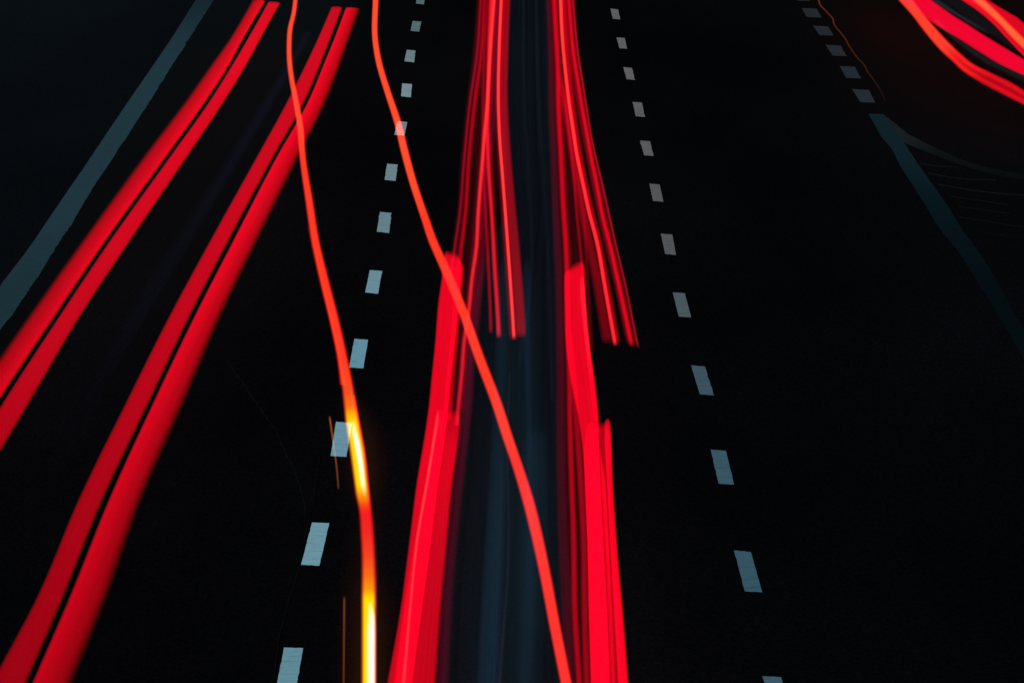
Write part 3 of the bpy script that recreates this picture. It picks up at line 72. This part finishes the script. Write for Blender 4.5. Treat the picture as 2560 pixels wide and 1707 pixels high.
 {'name': 'light_trail','label': 'pair of crimson bands around a pale orange line in the top right corner','category': 'light trail','group': 'curving red trails at the top right','parts': [{'name': 'wide_band','z': 0.8657,'soft': (0.2,0.15),'noise': 0.18,'core': None,'thick': 0.035,'na': 20,'seed': 29,'tilt': (1,1),'rungs': [[7.423,50.783,8.169,50.994,0.855,0.0,0.0176],[7.851,48.766,8.27,48.961,0.855,0.0,0.0176],[8.093,47.625,8.327,47.812,0.855,0.0,0.0176],[8.107,46.653,8.379,47.243,0.855,0.0,0.0176],[8.107,45.632,8.421,46.774,0.855,0.0,0.0176],[8.112,44.821,8.432,46.143,0.855,0.0,0.0176],[8.116,44.093,8.475,45.758,0.855,0.0,0.0176],[8.132,41.377,8.643,44.27,0.855,0.0,0.0176]]},{'name': 'orange_line','z': 0.9094,'soft': (0.3,0.3),'noise': 0,'core': None,'thick': 0.035,'na': 14,'seed': 1,'tilt': (1,1),'rungs': [[7.838,52.068,8.249,52.885,1.0,0.1274,0.0343],[7.908,48.474,8.176,48.474,1.0,0.1274,0.0343],[7.933,47.176,8.15,46.914,1.0,0.1274,0.0343],[7.93,45.818,8.122,45.718,1.0,0.1274,0.0343],[7.874,44.083,8.117,44.647,1.0,0.1274,0.0343],[7.86,43.009,8.11,43.774,1.0,0.1274,0.0343],[7.823,40.214,8.092,41.463,1.0,0.1274,0.0343]]},{'name': 'edge_band','z': 0.8931,'soft': (0.2,0.3),'noise': 0,'core': (0.6,0.13,0.0,0.6),'thick': 0.035,'na': 18,'seed': 31,'tilt': (1,1),'rungs': [[7.556,51.706,7.904,51.025,0.8714,0.0024,0.0176],[7.751,48.58,8.006,48.686,0.8714,0.0024,0.0176],[7.809,47.648,8.037,47.974,0.8714,0.0024,0.0176],[7.839,46.761,8.061,47.056,0.8714,0.0024,0.0176],[7.846,45.913,8.03,45.913,0.8714,0.0024,0.0176],[7.814,44.328,7.978,44.328,0.8714,0.0024,0.0176],[7.775,42.494,7.953,42.822,0.8714,0.0024,0.0176],[7.715,39.685,7.913,40.471,0.8714,0.0024,0.0176]]}]},
 {'name': 'light_trail','label': 'dull grey streak in the gaps beside the broad crimson trail at the top right','category': 'faint light trail','group': 'dim blue sheens','parts': [{'name': 'streak','z': 0.6068,'soft': (0.5,0.5),'noise': 0.2,'core': None,'thick': 0.02,'na': 14,'seed': 1,'tilt': (1,1),'rungs': [[7.193,48.129,7.345,48.129,0.0091,0.0091,0.011],[7.199,46.65,7.362,46.268,0.0091,0.0091,0.011],[7.268,44.853,7.468,45.213,0.0091,0.0091,0.011],[7.365,43.426,7.601,44.021,0.0091,0.0091,0.011],[7.532,42.541,7.766,43.112,0.0091,0.0091,0.011],[7.672,41.526,7.906,42.469,0.0091,0.0091,0.011]]},{'name': 'streak','z': 0.6105,'soft': (0.5,0.5),'noise': 0,'core': None,'thick': 0.02,'na': 14,'seed': 1,'tilt': (1,1),'rungs': [[7.502,50.664,7.71,50.664,0.013,0.0176,0.0252],[7.547,49.605,7.769,49.932,0.013,0.0176,0.0252],[7.646,48.809,7.816,48.914,0.013,0.0176,0.0252],[7.735,47.858,7.902,47.959,0.013,0.0176,0.0252],[7.792,47.249,7.958,47.348,0.009099999999999999,0.01232,0.01764],[7.86,46.525,8.023,46.621,0,0,0]]},{'name': 'streak','z': 0.6142,'soft': (0.3,0.3),'noise': 0.2,'core': None,'thick': 0.03,'na': 14,'seed': 1,'tilt': (1,1),'rungs': [[7.686,50.551,8.131,50.551,0.003,0.0037,0.006],[7.798,48.407,8.2,48.947,0.003,0.0037,0.006],[7.951,46.36,8.169,46.756,0.003,0.0037,0.006],[8.072,44.723,8.129,44.632,0.003,0.0037,0.006]]}]},
 {'name': 'light_trail','label': 'hair-thin wavering orange-brown line beside the far right dashes at the top','category': 'faint light trail','group': 'faint amber lines','parts': [{'name': 'streak','z': 0.3679,'soft': (0.4,0.4),'noise': 0,'core': None,'thick': 0.01,'na': 8,'seed': 1,'tilt': (1,1),'rungs': [[5.879,55.472,5.924,55.472,0.1221,0.0296,0.0052],[5.684,52.284,5.727,52.284,0.1221,0.0296,0.0052],[5.643,51.61,5.685,51.61,0.1154,0.028,0.005],[5.66,50.977,5.701,50.977,0.1087,0.0265,0.0049],[5.678,50.408,5.719,50.408,0.102,0.0249,0.0047],[5.686,49.851,5.726,49.851,0.0953,0.0233,0.0045],[5.652,49.447,5.692,49.447,0.0885,0.0218,0.0044],[5.635,49.073,5.675,49.073,0.0818,0.0202,0.0042],[5.646,48.205,5.685,48.205,0.0751,0.0186,0.004],[5.649,47.627,5.688,47.627,0.0684,0.0171,0.0039],[5.628,46.914,5.666,46.914,0.0617,0.0155,0.0037],[5.618,46.22,5.656,46.22,0.055,0.014,0.0036],[5.618,45.591,5.655,45.591,0.0483,0.0124,0.0034],[5.643,44.891,5.68,44.891,0.0416,0.0108,0.0032],[5.621,44.288,5.657,44.288,0.0348,0.0093,0.0031],[5.62,43.633,5.655,43.633,0.0281,0.0077,0.0029],[5.616,42.917,5.651,42.917,0.0214,0.0061,0.0027],[5.6,42.335,5.634,42.335,0.0147,0.0046,0.0026],[5.564,41.645,5.598,41.645,0.008,0.003,0.0024]]}]}]
DASHES = [  # col holds each dash's paint tone with the uneven road light painted in
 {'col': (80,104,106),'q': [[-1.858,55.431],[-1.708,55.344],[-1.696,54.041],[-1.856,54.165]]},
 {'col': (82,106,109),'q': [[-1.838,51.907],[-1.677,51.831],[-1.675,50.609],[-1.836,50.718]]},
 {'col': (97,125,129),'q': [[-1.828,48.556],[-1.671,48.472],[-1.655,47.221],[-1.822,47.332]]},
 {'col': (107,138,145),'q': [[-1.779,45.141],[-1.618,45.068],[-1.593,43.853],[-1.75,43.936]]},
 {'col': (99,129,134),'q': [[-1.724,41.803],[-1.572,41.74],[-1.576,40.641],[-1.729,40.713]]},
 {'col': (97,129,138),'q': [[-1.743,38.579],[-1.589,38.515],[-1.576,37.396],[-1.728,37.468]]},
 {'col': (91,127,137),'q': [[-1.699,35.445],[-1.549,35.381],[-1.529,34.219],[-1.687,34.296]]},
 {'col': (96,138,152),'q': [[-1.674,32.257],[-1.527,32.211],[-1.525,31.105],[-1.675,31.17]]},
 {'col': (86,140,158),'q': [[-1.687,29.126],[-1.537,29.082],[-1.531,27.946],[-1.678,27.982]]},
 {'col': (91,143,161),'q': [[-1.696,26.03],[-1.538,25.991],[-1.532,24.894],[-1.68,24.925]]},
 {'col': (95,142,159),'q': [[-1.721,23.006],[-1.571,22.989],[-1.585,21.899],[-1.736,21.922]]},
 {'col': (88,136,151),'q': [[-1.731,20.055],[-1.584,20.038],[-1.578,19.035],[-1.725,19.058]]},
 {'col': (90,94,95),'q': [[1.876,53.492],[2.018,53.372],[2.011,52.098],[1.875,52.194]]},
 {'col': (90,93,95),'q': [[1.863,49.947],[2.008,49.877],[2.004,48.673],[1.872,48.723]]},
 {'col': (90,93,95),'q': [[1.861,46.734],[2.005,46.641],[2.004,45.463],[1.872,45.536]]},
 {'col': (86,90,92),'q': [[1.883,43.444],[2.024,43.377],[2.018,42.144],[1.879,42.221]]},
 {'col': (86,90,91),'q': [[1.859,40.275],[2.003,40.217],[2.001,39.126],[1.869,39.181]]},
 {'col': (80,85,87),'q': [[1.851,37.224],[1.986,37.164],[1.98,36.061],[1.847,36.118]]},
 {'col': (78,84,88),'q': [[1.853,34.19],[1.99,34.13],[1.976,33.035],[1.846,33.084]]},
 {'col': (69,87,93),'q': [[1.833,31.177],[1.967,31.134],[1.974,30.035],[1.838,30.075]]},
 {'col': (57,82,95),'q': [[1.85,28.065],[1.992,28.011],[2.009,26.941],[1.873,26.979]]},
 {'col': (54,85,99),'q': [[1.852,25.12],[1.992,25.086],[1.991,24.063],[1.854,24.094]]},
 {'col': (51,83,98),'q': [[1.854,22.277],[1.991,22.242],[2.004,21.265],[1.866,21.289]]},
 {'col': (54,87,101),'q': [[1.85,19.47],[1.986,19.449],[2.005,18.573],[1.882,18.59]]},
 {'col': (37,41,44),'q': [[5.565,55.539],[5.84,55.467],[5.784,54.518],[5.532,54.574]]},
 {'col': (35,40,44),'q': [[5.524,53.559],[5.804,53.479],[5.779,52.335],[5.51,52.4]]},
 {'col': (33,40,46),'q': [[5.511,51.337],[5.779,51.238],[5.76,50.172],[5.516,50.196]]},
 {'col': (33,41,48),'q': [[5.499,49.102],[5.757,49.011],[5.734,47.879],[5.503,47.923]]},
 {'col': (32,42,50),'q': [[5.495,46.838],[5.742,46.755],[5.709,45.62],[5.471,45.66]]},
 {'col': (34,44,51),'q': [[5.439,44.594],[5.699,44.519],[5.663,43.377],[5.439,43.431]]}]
LINES = [  # last rung value fades the paint: weaker light painted in, with some wear
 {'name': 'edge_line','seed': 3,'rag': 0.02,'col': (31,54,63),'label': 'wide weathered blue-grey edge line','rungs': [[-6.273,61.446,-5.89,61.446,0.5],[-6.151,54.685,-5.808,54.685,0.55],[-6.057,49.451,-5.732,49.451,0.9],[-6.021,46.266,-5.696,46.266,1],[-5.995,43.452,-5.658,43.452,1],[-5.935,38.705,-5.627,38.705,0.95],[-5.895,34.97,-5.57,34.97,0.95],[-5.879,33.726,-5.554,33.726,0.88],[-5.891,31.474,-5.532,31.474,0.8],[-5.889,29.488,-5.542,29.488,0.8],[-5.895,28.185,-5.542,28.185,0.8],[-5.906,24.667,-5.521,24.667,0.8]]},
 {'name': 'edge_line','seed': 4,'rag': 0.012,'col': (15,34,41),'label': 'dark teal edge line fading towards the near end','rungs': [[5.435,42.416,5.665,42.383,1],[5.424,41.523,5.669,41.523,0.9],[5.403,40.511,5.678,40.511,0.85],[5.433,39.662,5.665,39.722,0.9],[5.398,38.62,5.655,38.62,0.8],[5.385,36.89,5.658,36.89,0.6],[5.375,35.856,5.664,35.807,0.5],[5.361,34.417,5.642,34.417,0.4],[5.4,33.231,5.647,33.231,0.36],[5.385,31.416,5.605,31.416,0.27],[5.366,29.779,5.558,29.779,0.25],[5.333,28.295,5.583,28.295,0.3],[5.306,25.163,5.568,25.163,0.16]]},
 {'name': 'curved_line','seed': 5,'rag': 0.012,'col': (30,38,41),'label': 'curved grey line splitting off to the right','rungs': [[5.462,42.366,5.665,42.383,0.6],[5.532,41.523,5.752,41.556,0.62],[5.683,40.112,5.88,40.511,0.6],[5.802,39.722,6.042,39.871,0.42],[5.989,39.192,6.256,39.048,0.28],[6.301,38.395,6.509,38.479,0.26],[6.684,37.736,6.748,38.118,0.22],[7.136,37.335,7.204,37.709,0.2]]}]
HATCH = [
 {'k': 0.9,'pts': [[5.694,38.62,5.684,38.546],[5.916,38.423,5.906,38.35],[6.186,38.367,6.175,38.295]]},
 {'k': 1,'pts': [[5.71,37.953,5.7,37.882],[5.995,37.655,5.984,37.585],[6.246,37.521,6.235,37.451],[6.568,37.494,6.556,37.425]]},
 {'k': 1.1,'pts': [[5.738,37.203,5.728,37.134],[6.112,36.838,6.101,36.771],[6.474,36.607,6.462,36.541],[6.924,36.454,6.912,36.389]]},
 {'k': 0.8,'pts': [[5.784,36.429,5.774,36.364],[6.139,36.178,6.129,36.113],[6.46,35.906,6.45,35.842]]},
 {'k': 0.7,'pts': [[5.794,35.807,5.784,35.744],[6.096,35.589,6.086,35.526],[6.395,35.372,6.385,35.31]]},
 {'k': 0.7,'pts': [[5.698,35.182,5.689,35.12],[5.993,34.947,5.983,34.886],[6.3,34.668,6.29,34.609],[6.624,34.508,6.613,34.449]]},
 {'k': 0.5,'pts': [[5.792,34.326,5.783,34.268],[6.062,34.147,6.052,34.088],[6.515,33.902,6.504,33.845]]}]
MARKS = [
 {'name': 'crack','k': 1,'w': 0.01,'pts': [[-2.969,28.232],[-2.762,27.528],[-2.523,26.658],[-2.403,26.269],[-2.249,25.705],[-2.115,25.063],[-1.963,24.425],[-1.884,23.931],[-1.816,23.478],[-1.773,23.062]]},
 {'name': 'crack','k': 0.7,'w': 0.01,'pts': [[-1.782,25.163],[-1.758,24.188],[-1.749,23.17],[-1.745,21.832],[-1.781,20.896],[-1.776,19.864],[-1.759,19.227]]}]

# ------------------------------------------------------------------ helpers
def lin(v):
    v /= 255.0
    return v / 12.92 if v <= .04045 else ((v + .055) / 1.055) ** 2.4

def link(name, me, parent=None):
    o = bpy.data.objects.new(name, me)
    S.collection.objects.link(o)
    if parent is not None:
        o.parent = parent
    return o

def sheet(name, quads, z, mat, parent=None, wear_and_light=None):
    me = bpy.data.meshes.new(name)
    vs, fs = [], []
    for qd in quads:
        n = len(vs)
        vs += [(x, y, z) for x, y in qd]
        fs.append(tuple(range(n, n + len(qd))))
    me.from_pydata(vs, [], fs)
    me.materials.append(mat)
    return link(name, me, parent)

def node(nt, t, **kw):
    n = nt.nodes.new(t)
    for k, v in kw.items():
        setattr(n, k, v)
    return n

def ramp(nt, fac, stops):
    r = node(nt, 'ShaderNodeValToRGB')
    e = r.color_ramp.elements
    while len(e) < len(stops):
        e.new(0.5)
    for i, (p, c) in enumerate(stops):
        e[i].position = p
        e[i].color = (c[0], c[1], c[2], 1)
    nt.links.new(fac, r.inputs[0])
    return r.outputs[0]

def asphalt(name, base, scale=1.0, grain=.55):
    m = bpy.data.materials.new(name)
    m.use_nodes = True
    nt = m.node_tree
    b = nt.nodes['Principled BSDF']
    b.inputs['Roughness'].default_value = 1.0
    b.inputs['Specular IOR Level'].default_value = 0.0
    tc = node(nt, 'ShaderNodeTexCoord')
    mp = node(nt, 'ShaderNodeMapping')
    mp.inputs['Scale'].default_value = (scale, scale * .35, scale)
    nt.links.new(tc.outputs['Object'], mp.inputs[0])
    n1 = node(nt, 'ShaderNodeTexNoise')
    n1.inputs['Scale'].default_value = .45
    n1.inputs['Detail'].default_value = 6
    nt.links.new(mp.outputs[0], n1.inputs['Vector'])
    n2 = node(nt, 'ShaderNodeTexNoise')
    n2.inputs['Scale'].default_value = 34
    n2.inputs['Detail'].default_value = 3
    nt.links.new(tc.outputs['Object'], n2.inputs['Vector'])
    c1 = ramp(nt, n1.outputs[0], [(.3, [q * .5 for q in base]), (.7, [q * 1.35 for q in base])])
    c2 = ramp(nt, n2.outputs[0], [(.3, (1 - grain,) * 3), (.75, (1 + grain * .6,) * 3)])
    mx = node(nt, 'ShaderNodeMixRGB', blend_type='MULTIPLY')
    mx.inputs[0].default_value = 1
    nt.links.new(c1, mx.inputs[1])
    nt.links.new(c2, mx.inputs[2])
    nt.links.new(mx.outputs[0], b.inputs['Base Color'])
    bp = node(nt, 'ShaderNodeBump')
    bp.inputs['Strength'].default_value = .35
    bp.inputs['Distance'].default_value = .01
    nt.links.new(n2.outputs[0], bp.inputs['Height'])
    nt.links.new(bp.outputs[0], b.inputs['Normal'])
    return m

KEY = 0.515       # what a white sheet on the road renders as (calibrated below)
def paint(name, rgb, wear_and_light=.25):
    m = bpy.data.materials.new(name)
    m.use_nodes = True
    nt = m.node_tree
    b = nt.nodes['Principled BSDF']
    b.inputs['Roughness'].default_value = .95
    b.inputs['Specular IOR Level'].default_value = 0.0
    col = [min(.95, lin(q) / KEY) for q in rgb]
    tc = node(nt, 'ShaderNodeTexCoord')
    # tyre and plough scratches across the paint
    mp = node(nt, 'ShaderNodeMapping')
    mp.inputs['Scale'].default_value = (2.0, 9.0, 1.0)
    nt.links.new(tc.outputs['Object'], mp.inputs[0])
    n1 = node(nt, 'ShaderNodeTexNoise')
    n1.inputs['Scale'].default_value = 2.2
    n1.inputs['Detail'].default_value = 8
    n1.inputs['Roughness'].default_value = .7
    nt.links.new(mp.outputs[0], n1.inputs['Vector'])
    c = ramp(nt, n1.outputs[0], [(.28, [q * (1 - wear_and_light * 1.6) for q in col]), (.46, [q * (1 - wear_and_light * .25) for q in col]), (.75, [min(.98, q * (1 + wear_and_light * .3)) for q in col])])
    at = node(nt, 'ShaderNodeAttribute', attribute_name='wear_and_light')  # vertex factor: painted falloff of light along the lines, plus wear
    mx = node(nt, 'ShaderNodeMixRGB', blend_type='MULTIPLY')
    mx.inputs[0].default_value = 1
    nt.links.new(c, mx.inputs[1])
    nt.links.new(at.outputs['Color'], mx.inputs[2])
    nt.links.new(mx.outputs[0], b.inputs['Base Color'])
    return m

def set_wear_and_light(me, vals):
    a = me.color_attributes.new('wear_and_light', 'FLOAT_COLOR', 'POINT')
    for i, v in enumerate(vals):
        a.data[i].color = (v, v, v, 1)

# luminous matter: gives off light, hides nothing behind it
glow = bpy.data.materials.new('luminous_trail')
glow.use_nodes = True
nt = glow.node_tree
nt.nodes.remove(nt.nodes['Principled BSDF'])
at = node(nt, 'ShaderNodeAttribute', attribute_name='glow')
em = node(nt, 'ShaderNodeEmission')
em.inputs[1].default_value = .5      # front and back skin each give half
tr = node(nt, 'ShaderNodeBsdfTransparent')
ad = node(nt, 'ShaderNodeAddShader')
nt.links.new(at.outputs['Color'], em.inputs[0])
nt.links.new(em.outputs[0], ad.inputs[0])
nt.links.new(tr.outputs[0], ad.inputs[1])
nt.links.new(ad.outputs[0], nt.nodes['Material Output'].inputs[0])

def catmull(a, b, c, e, t):
    # chord-length spline: unevenly spaced rungs do not make it wobble
    def gap(p, q):
        return max(1e-3, math.hypot((p[0] + p[2] - q[0] - q[2]) / 2, (p[1] + p[3] - q[1] - q[3]) / 2))
    d0, d1, d2 = gap(a, b), gap(b, c), gap(c, e)
    if a is b:
        d0 = d1
    if c is e:
        d2 = d1
    out = []
    for q0, q1, q2, q3 in zip(a, b, c, e):
        s0, s1, s2 = (q1 - q0) / d0, (q2 - q1) / d1, (q3 - q2) / d2
        if a is b:
            s0 = s1
        if c is e:
            s2 = s1
        m1 = (s0 * d1 + s1 * d0) / (d0 + d1) * d1
        m2 = (s1 * d2 + s2 * d1) / (d1 + d2) * d1
        t2, t3 = t * t, t * t * t
        out.append((2 * t3 - 3 * t2 + 1) * q1 + (t3 - 2 * t2 + t) * m1 + (-2 * t3 + 3 * t2) * q2 + (t3 - t2) * m2)
    return out

def ss(t):
    t = max(0.0, min(1.0, t))
    return t * t * (3 - 2 * t)

def luminous(p, parent, origin):
    """a closed, lens-shaped body of light along the rungs"""
    R = p['rungs']
    n = len(R)
    rows = []
    for i in range(n - 1):
        a, b, c, e = R[max(0, i - 1)], R[i], R[i + 1], R[min(n - 1, i + 2)]
        k = 8
        for j in range(k):
            t = j / k
            g = catmull(a[:4], b[:4], c[:4], e[:4], t)
            col = [b[4 + q] + (c[4 + q] - b[4 + q]) * t for q in range(3)]
            rows.append(g + col)
    rows.append(list(R[-1]))
    na = p['na']
    rnd = random.Random(p['seed'] * 7 + 1)
    nz = [rnd.random() for _ in range(na + 3)]
    nz2 = [rnd.random() for _ in range(na + 3)]
    el_, er_ = p['soft']
    verts, cols, faces = [], [], []
    for ri, r in enumerate(rows):
        wd = math.hypot(r[2] - r[0], r[3] - r[1])
        th = min(p['thick'], .45 * wd)
        drift = .5 + .5 * math.sin(ri * .045 + p['seed'])
        ring, rc = [], []
        for j in range(na + 1):
            u = j / na
            x = r[0] + (r[2] - r[0]) * u
            y = r[1] + (r[3] - r[1]) * u
            h = math.sqrt(max(0.0, 1 - (2 * u - 1) ** 2)) * th * .5
            pr = ss(u / el_) * ss((1 - u) / er_)
            pr *= p['tilt'][0] + (p['tilt'][1] - p['tilt'][0]) * u
            if p['noise']:
                pr *= 1 - p['noise'] * 1.3 * (nz[j] * drift + nz2[j] * (1 - drift))
            if p['core']:
                cu, cw, cm, cd = p['core']
                pr *= 1 - cd * math.exp(-((u - cu) / cw) ** 2) * ss((ri / len(rows) - .3) * 2.2)
            ring.append((x, y, h))
            rc.append([r[4] * pr, r[5] * pr ** 2.0, r[6] * pr ** 1.5] if r[4] > r[6] else [q * pr for q in r[4:7]])   # the rim of a lamp's streak is redder than its core
        zz = p['z']
        top = [(x, y, zz + h) for x, y, h in ring]
        bot = [(x, y, zz - h) for x, y, h in ring[1:-1]][::-1]
        verts += top + bot
        cols += rc + rc[1:-1][::-1]
    m = 2 * na
    for i in range(len(rows) - 1):
        for j in range(m):
            j2 = (j + 1) % m
            faces.append((i * m + j, i * m + j2, (i + 1) * m + j2, (i + 1) * m + j))
    last = (len(rows) - 1) * m
    faces.append(tuple(range(m))[::-1])
    faces.append(tuple(last + j for j in range(m)))
    me = bpy.data.meshes.new(p['name'])
    me.from_pydata([(x - origin[0], y - origin[1], z) for x, y, z in verts], [], faces)
    a = me.color_attributes.new('glow', 'FLOAT_COLOR', 'POINT')
    flat = []
    for c in cols:
        flat += [c[0], c[1], c[2], 1.0]
    a.data.foreach_set('color', flat)
    me.materials.append(glow)
    for f in me.polygons:
        f.use_smooth = True
    return link(p['name'], me, parent)

# ------------------------------------------------------------------ the setting
g_m = asphalt('ground_earth', (.0030, .0040, .0046), .3)
ground = sheet('ground', [[(-400, -60), (400, -60), (400, 1500), (-400, 1500)]], 0.0, g_m)
ground['kind'] = 'structure'
road_m = asphalt('road_asphalt', (.0033, .0040, .0056), .5)
road = sheet('road', [[(-5.62, -50), (16.0, -50), (16.0, 300), (-6.9, 300), (-5.85, 55), (-5.62, 38)]], 0.02, road_m)
road['kind'] = 'structure'
def soft_patch(name, cells, z, mat, shape):
    # a grid sheet whose 'wear_and_light' fades to nothing at its border
    me = bpy.data.meshes.new(name)
    nx, ny = 24, 30
    vs, w_ = [], []
    for j in range(ny + 1):
        for i in range(nx + 1):
            u, v = i / nx, j / ny
            a = [cells[0][k] * (1 - u) + cells[1][k] * u for k in (0, 1)]
            b = [cells[3][k] * (1 - u) + cells[2][k] * u for k in (0, 1)]
            vs.append((a[0] * (1 - v) + b[0] * v, a[1] * (1 - v) + b[1] * v, z))
            w_.append(shape(u, v))
    me.from_pydata(vs, [], [(j * (nx + 1) + i, j * (nx + 1) + i + 1, (j + 1) * (nx + 1) + i + 1, (j + 1) * (nx + 1) + i) for j in range(ny) for i in range(nx)])
    a = me.color_attributes.new('wear_and_light', 'FLOAT_COLOR', 'POINT')
    for i, v in enumerate(w_):
        a.data[i].color = (v, v, v, 1)
    me.materials.append(mat)
    o = link(name, me)
    o['kind'] = 'structure'
    return o

def blend_asphalt(name, base, other):
    # road asphalt that shifts to another tone where 'wear_and_light' is high
    m = asphalt(name, base, .5)
    nt = m.node_tree
    b = nt.nodes['Principled BSDF']
    old = b.inputs['Base Color'].links[0].from_socket
    at = node(nt, 'ShaderNodeAttribute', attribute_name='wear_and_light')
    mx = node(nt, 'ShaderNodeMixRGB')
    nt.links.new(at.outputs['Fac'], mx.inputs[0])
    nt.links.new(old, mx.inputs[1])
    mx.inputs[2].default_value = (*other, 1)
    nt.links.new(mx.outputs[0], b.inputs['Base Color'])
    return m

sh_m = asphalt('shoulder_asphalt', (.0048, .0080, .0110), .28, .35)
shoulder = sheet('road_shoulder', [[(-16, -50), (-5.62, -50), (-5.62, 38), (-5.85, 55), (-6.9, 300), (-16, 300)]], 0.02, sh_m)
shoulder['kind'] = 'structure'
BASE = (.0033, .0040, .0056)
lane = soft_patch('old_lane_surface', [(-5.6, 18), (-2.7, 18), (-2.7, 70), (-5.9, 70)], .022, blend_asphalt('old_asphalt', BASE, (.0058, .0082, .0096)),
                  lambda u, v: min(1, max(0, (v - .12) * 1.6)) * min(1, (1 - u) * 4))
ground_glow = soft_patch('red_glow_patch', [(4.6, 34), (9.5, 34), (12, 66), (5.6, 66)], .022, blend_asphalt('red_glow_asphalt', BASE, (.0072, .0040, .0036)),  # red glow of the trails on the asphalt, put into its colour
                   lambda u, v: min(1, u * 4) * min(1, max(0, (v - .1) * 2.2)) * min(1, (1 - u) * 5))
Z0 = .0265

cache = {}
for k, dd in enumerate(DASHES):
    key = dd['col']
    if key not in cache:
        cache[key] = paint('lane_paint', key, .27)  # tone per dash includes how brightly that spot is lit
    q = dd['q']
    rnd = random.Random(k + 40)
    # four sides walked in small steps so that the edges of the paint are slightly chipped
    pts = []
    for i in range(4):
        a, b = q[i], q[(i + 1) % 4]
        ns = 14 if i % 2 else 5
        for j in range(ns):
            t = j / ns
            e = .0 if j == 0 else rnd.uniform(-.0022, .0022)
            if i % 2 and rnd.random() < .06:
                e = rnd.choice((-.008, .004))
            pts.append((a[0] + (b[0] - a[0]) * t + (e if i % 2 else 0), a[1] + (b[1] - a[1]) * t + (0 if i % 2 else e * 3)))
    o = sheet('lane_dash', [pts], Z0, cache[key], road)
    set_wear_and_light(o.data, [1.0] * len(pts))

for ln in LINES:
    rnd = random.Random(ln['seed'])
    R = ln['rungs']
    rows = []
    for i in range(len(R) - 1):
        a, b, c, e = R[max(0, i - 1)], R[i], R[i + 1], R[min(len(R) - 1, i + 2)]
        for j in range(30):
            rows.append(catmull(a, b, c, e, j / 30))
    rows.append(list(R[-1]))
    vs, light_fade = [], []
    drift = 0
    for r in rows:
        drift = drift * .86 + rnd.uniform(-1, 1) * ln['rag'] * .3
        bite = -ln['rag'] * 1.2 if rnd.random() < .012 else 0
        e1 = rnd.uniform(-1, 1) * ln['rag'] * .12
        vs += [(r[0] + e1, r[1], Z0), (r[2] + drift + bite, r[3], Z0)]
        light_fade += [max(.02, r[4])] * 2  # dimmer light along the line, multiplied into its paint
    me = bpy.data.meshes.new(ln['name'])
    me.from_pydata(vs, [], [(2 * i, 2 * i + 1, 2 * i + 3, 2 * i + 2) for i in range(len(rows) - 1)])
    set_wear_and_light(me, light_fade)
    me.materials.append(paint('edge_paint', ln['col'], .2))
    if ln['name'] == 'curved_line':
        for v in me.vertices:
            v.co.z -= .002
    o = link(ln['name'], me, road)
    o['label'] = ln['label']

hm = paint('hatch_paint', (20, 24, 24), .3)
for h in HATCH:
    P = h['pts']
    vs = []
    for p in P:
        vs += [(p[0], p[1], Z0), (p[2], p[3], Z0)]
    me = bpy.data.meshes.new('hatch_line')
    me.from_pydata(vs, [], [(2 * i, 2 * i + 1, 2 * i + 3, 2 * i + 2) for i in range(len(P) - 1)])
    set_wear_and_light(me, [h['k'] * .75] * len(vs))
    me.materials.append(hm)
    link('hatch_line', me, road)

cm = paint('crack_sealant', (12, 15, 16), .5)
for h in MARKS:
    P = h['pts']
    vs = []
    rnd = random.Random(len(P))
    for i in range(len(P) - 1):
        for j in range(6):
            t = j / 6
            x = P[i][0] + (P[i + 1][0] - P[i][0]) * t + rnd.uniform(-.008, .008)
            y = P[i][1] + (P[i + 1][1] - P[i][1]) * t
            hw = h['w'] * rnd.uniform(.3, 1)
            vs += [(x - hw, y, Z0), (x + hw, y, Z0)]
    me = bpy.data.meshes.new(h['name'])
    me.from_pydata(vs, [], [(2 * i, 2 * i + 1, 2 * i + 3, 2 * i + 2) for i in range(len(vs) // 2 - 1)])
    set_wear_and_light(me, [h['k'] * .8] * len(vs))
    me.materials.append(cm)
    link(h['name'], me, road)

# ------------------------------------------------------------------ the trails of light: lamp streaks at lamp height, blue sheens as reflections made to glow
for t in THINGS:
    first = t['parts'][0]['rungs']
    mid = first[len(first) // 2]
    org = ((mid[0] + mid[2]) / 2, (mid[1] + mid[3]) / 2)
    root = bpy.data.objects.new(t['name'], None)
    root.empty_display_size = .3
    S.collection.objects.link(root)
    root.location = (org[0], org[1], 0)
    root['label'] = t['label']
    root['category'] = t['category']
    root['group'] = t['group']
    for p in t['parts']:
        luminous(p, root, org)
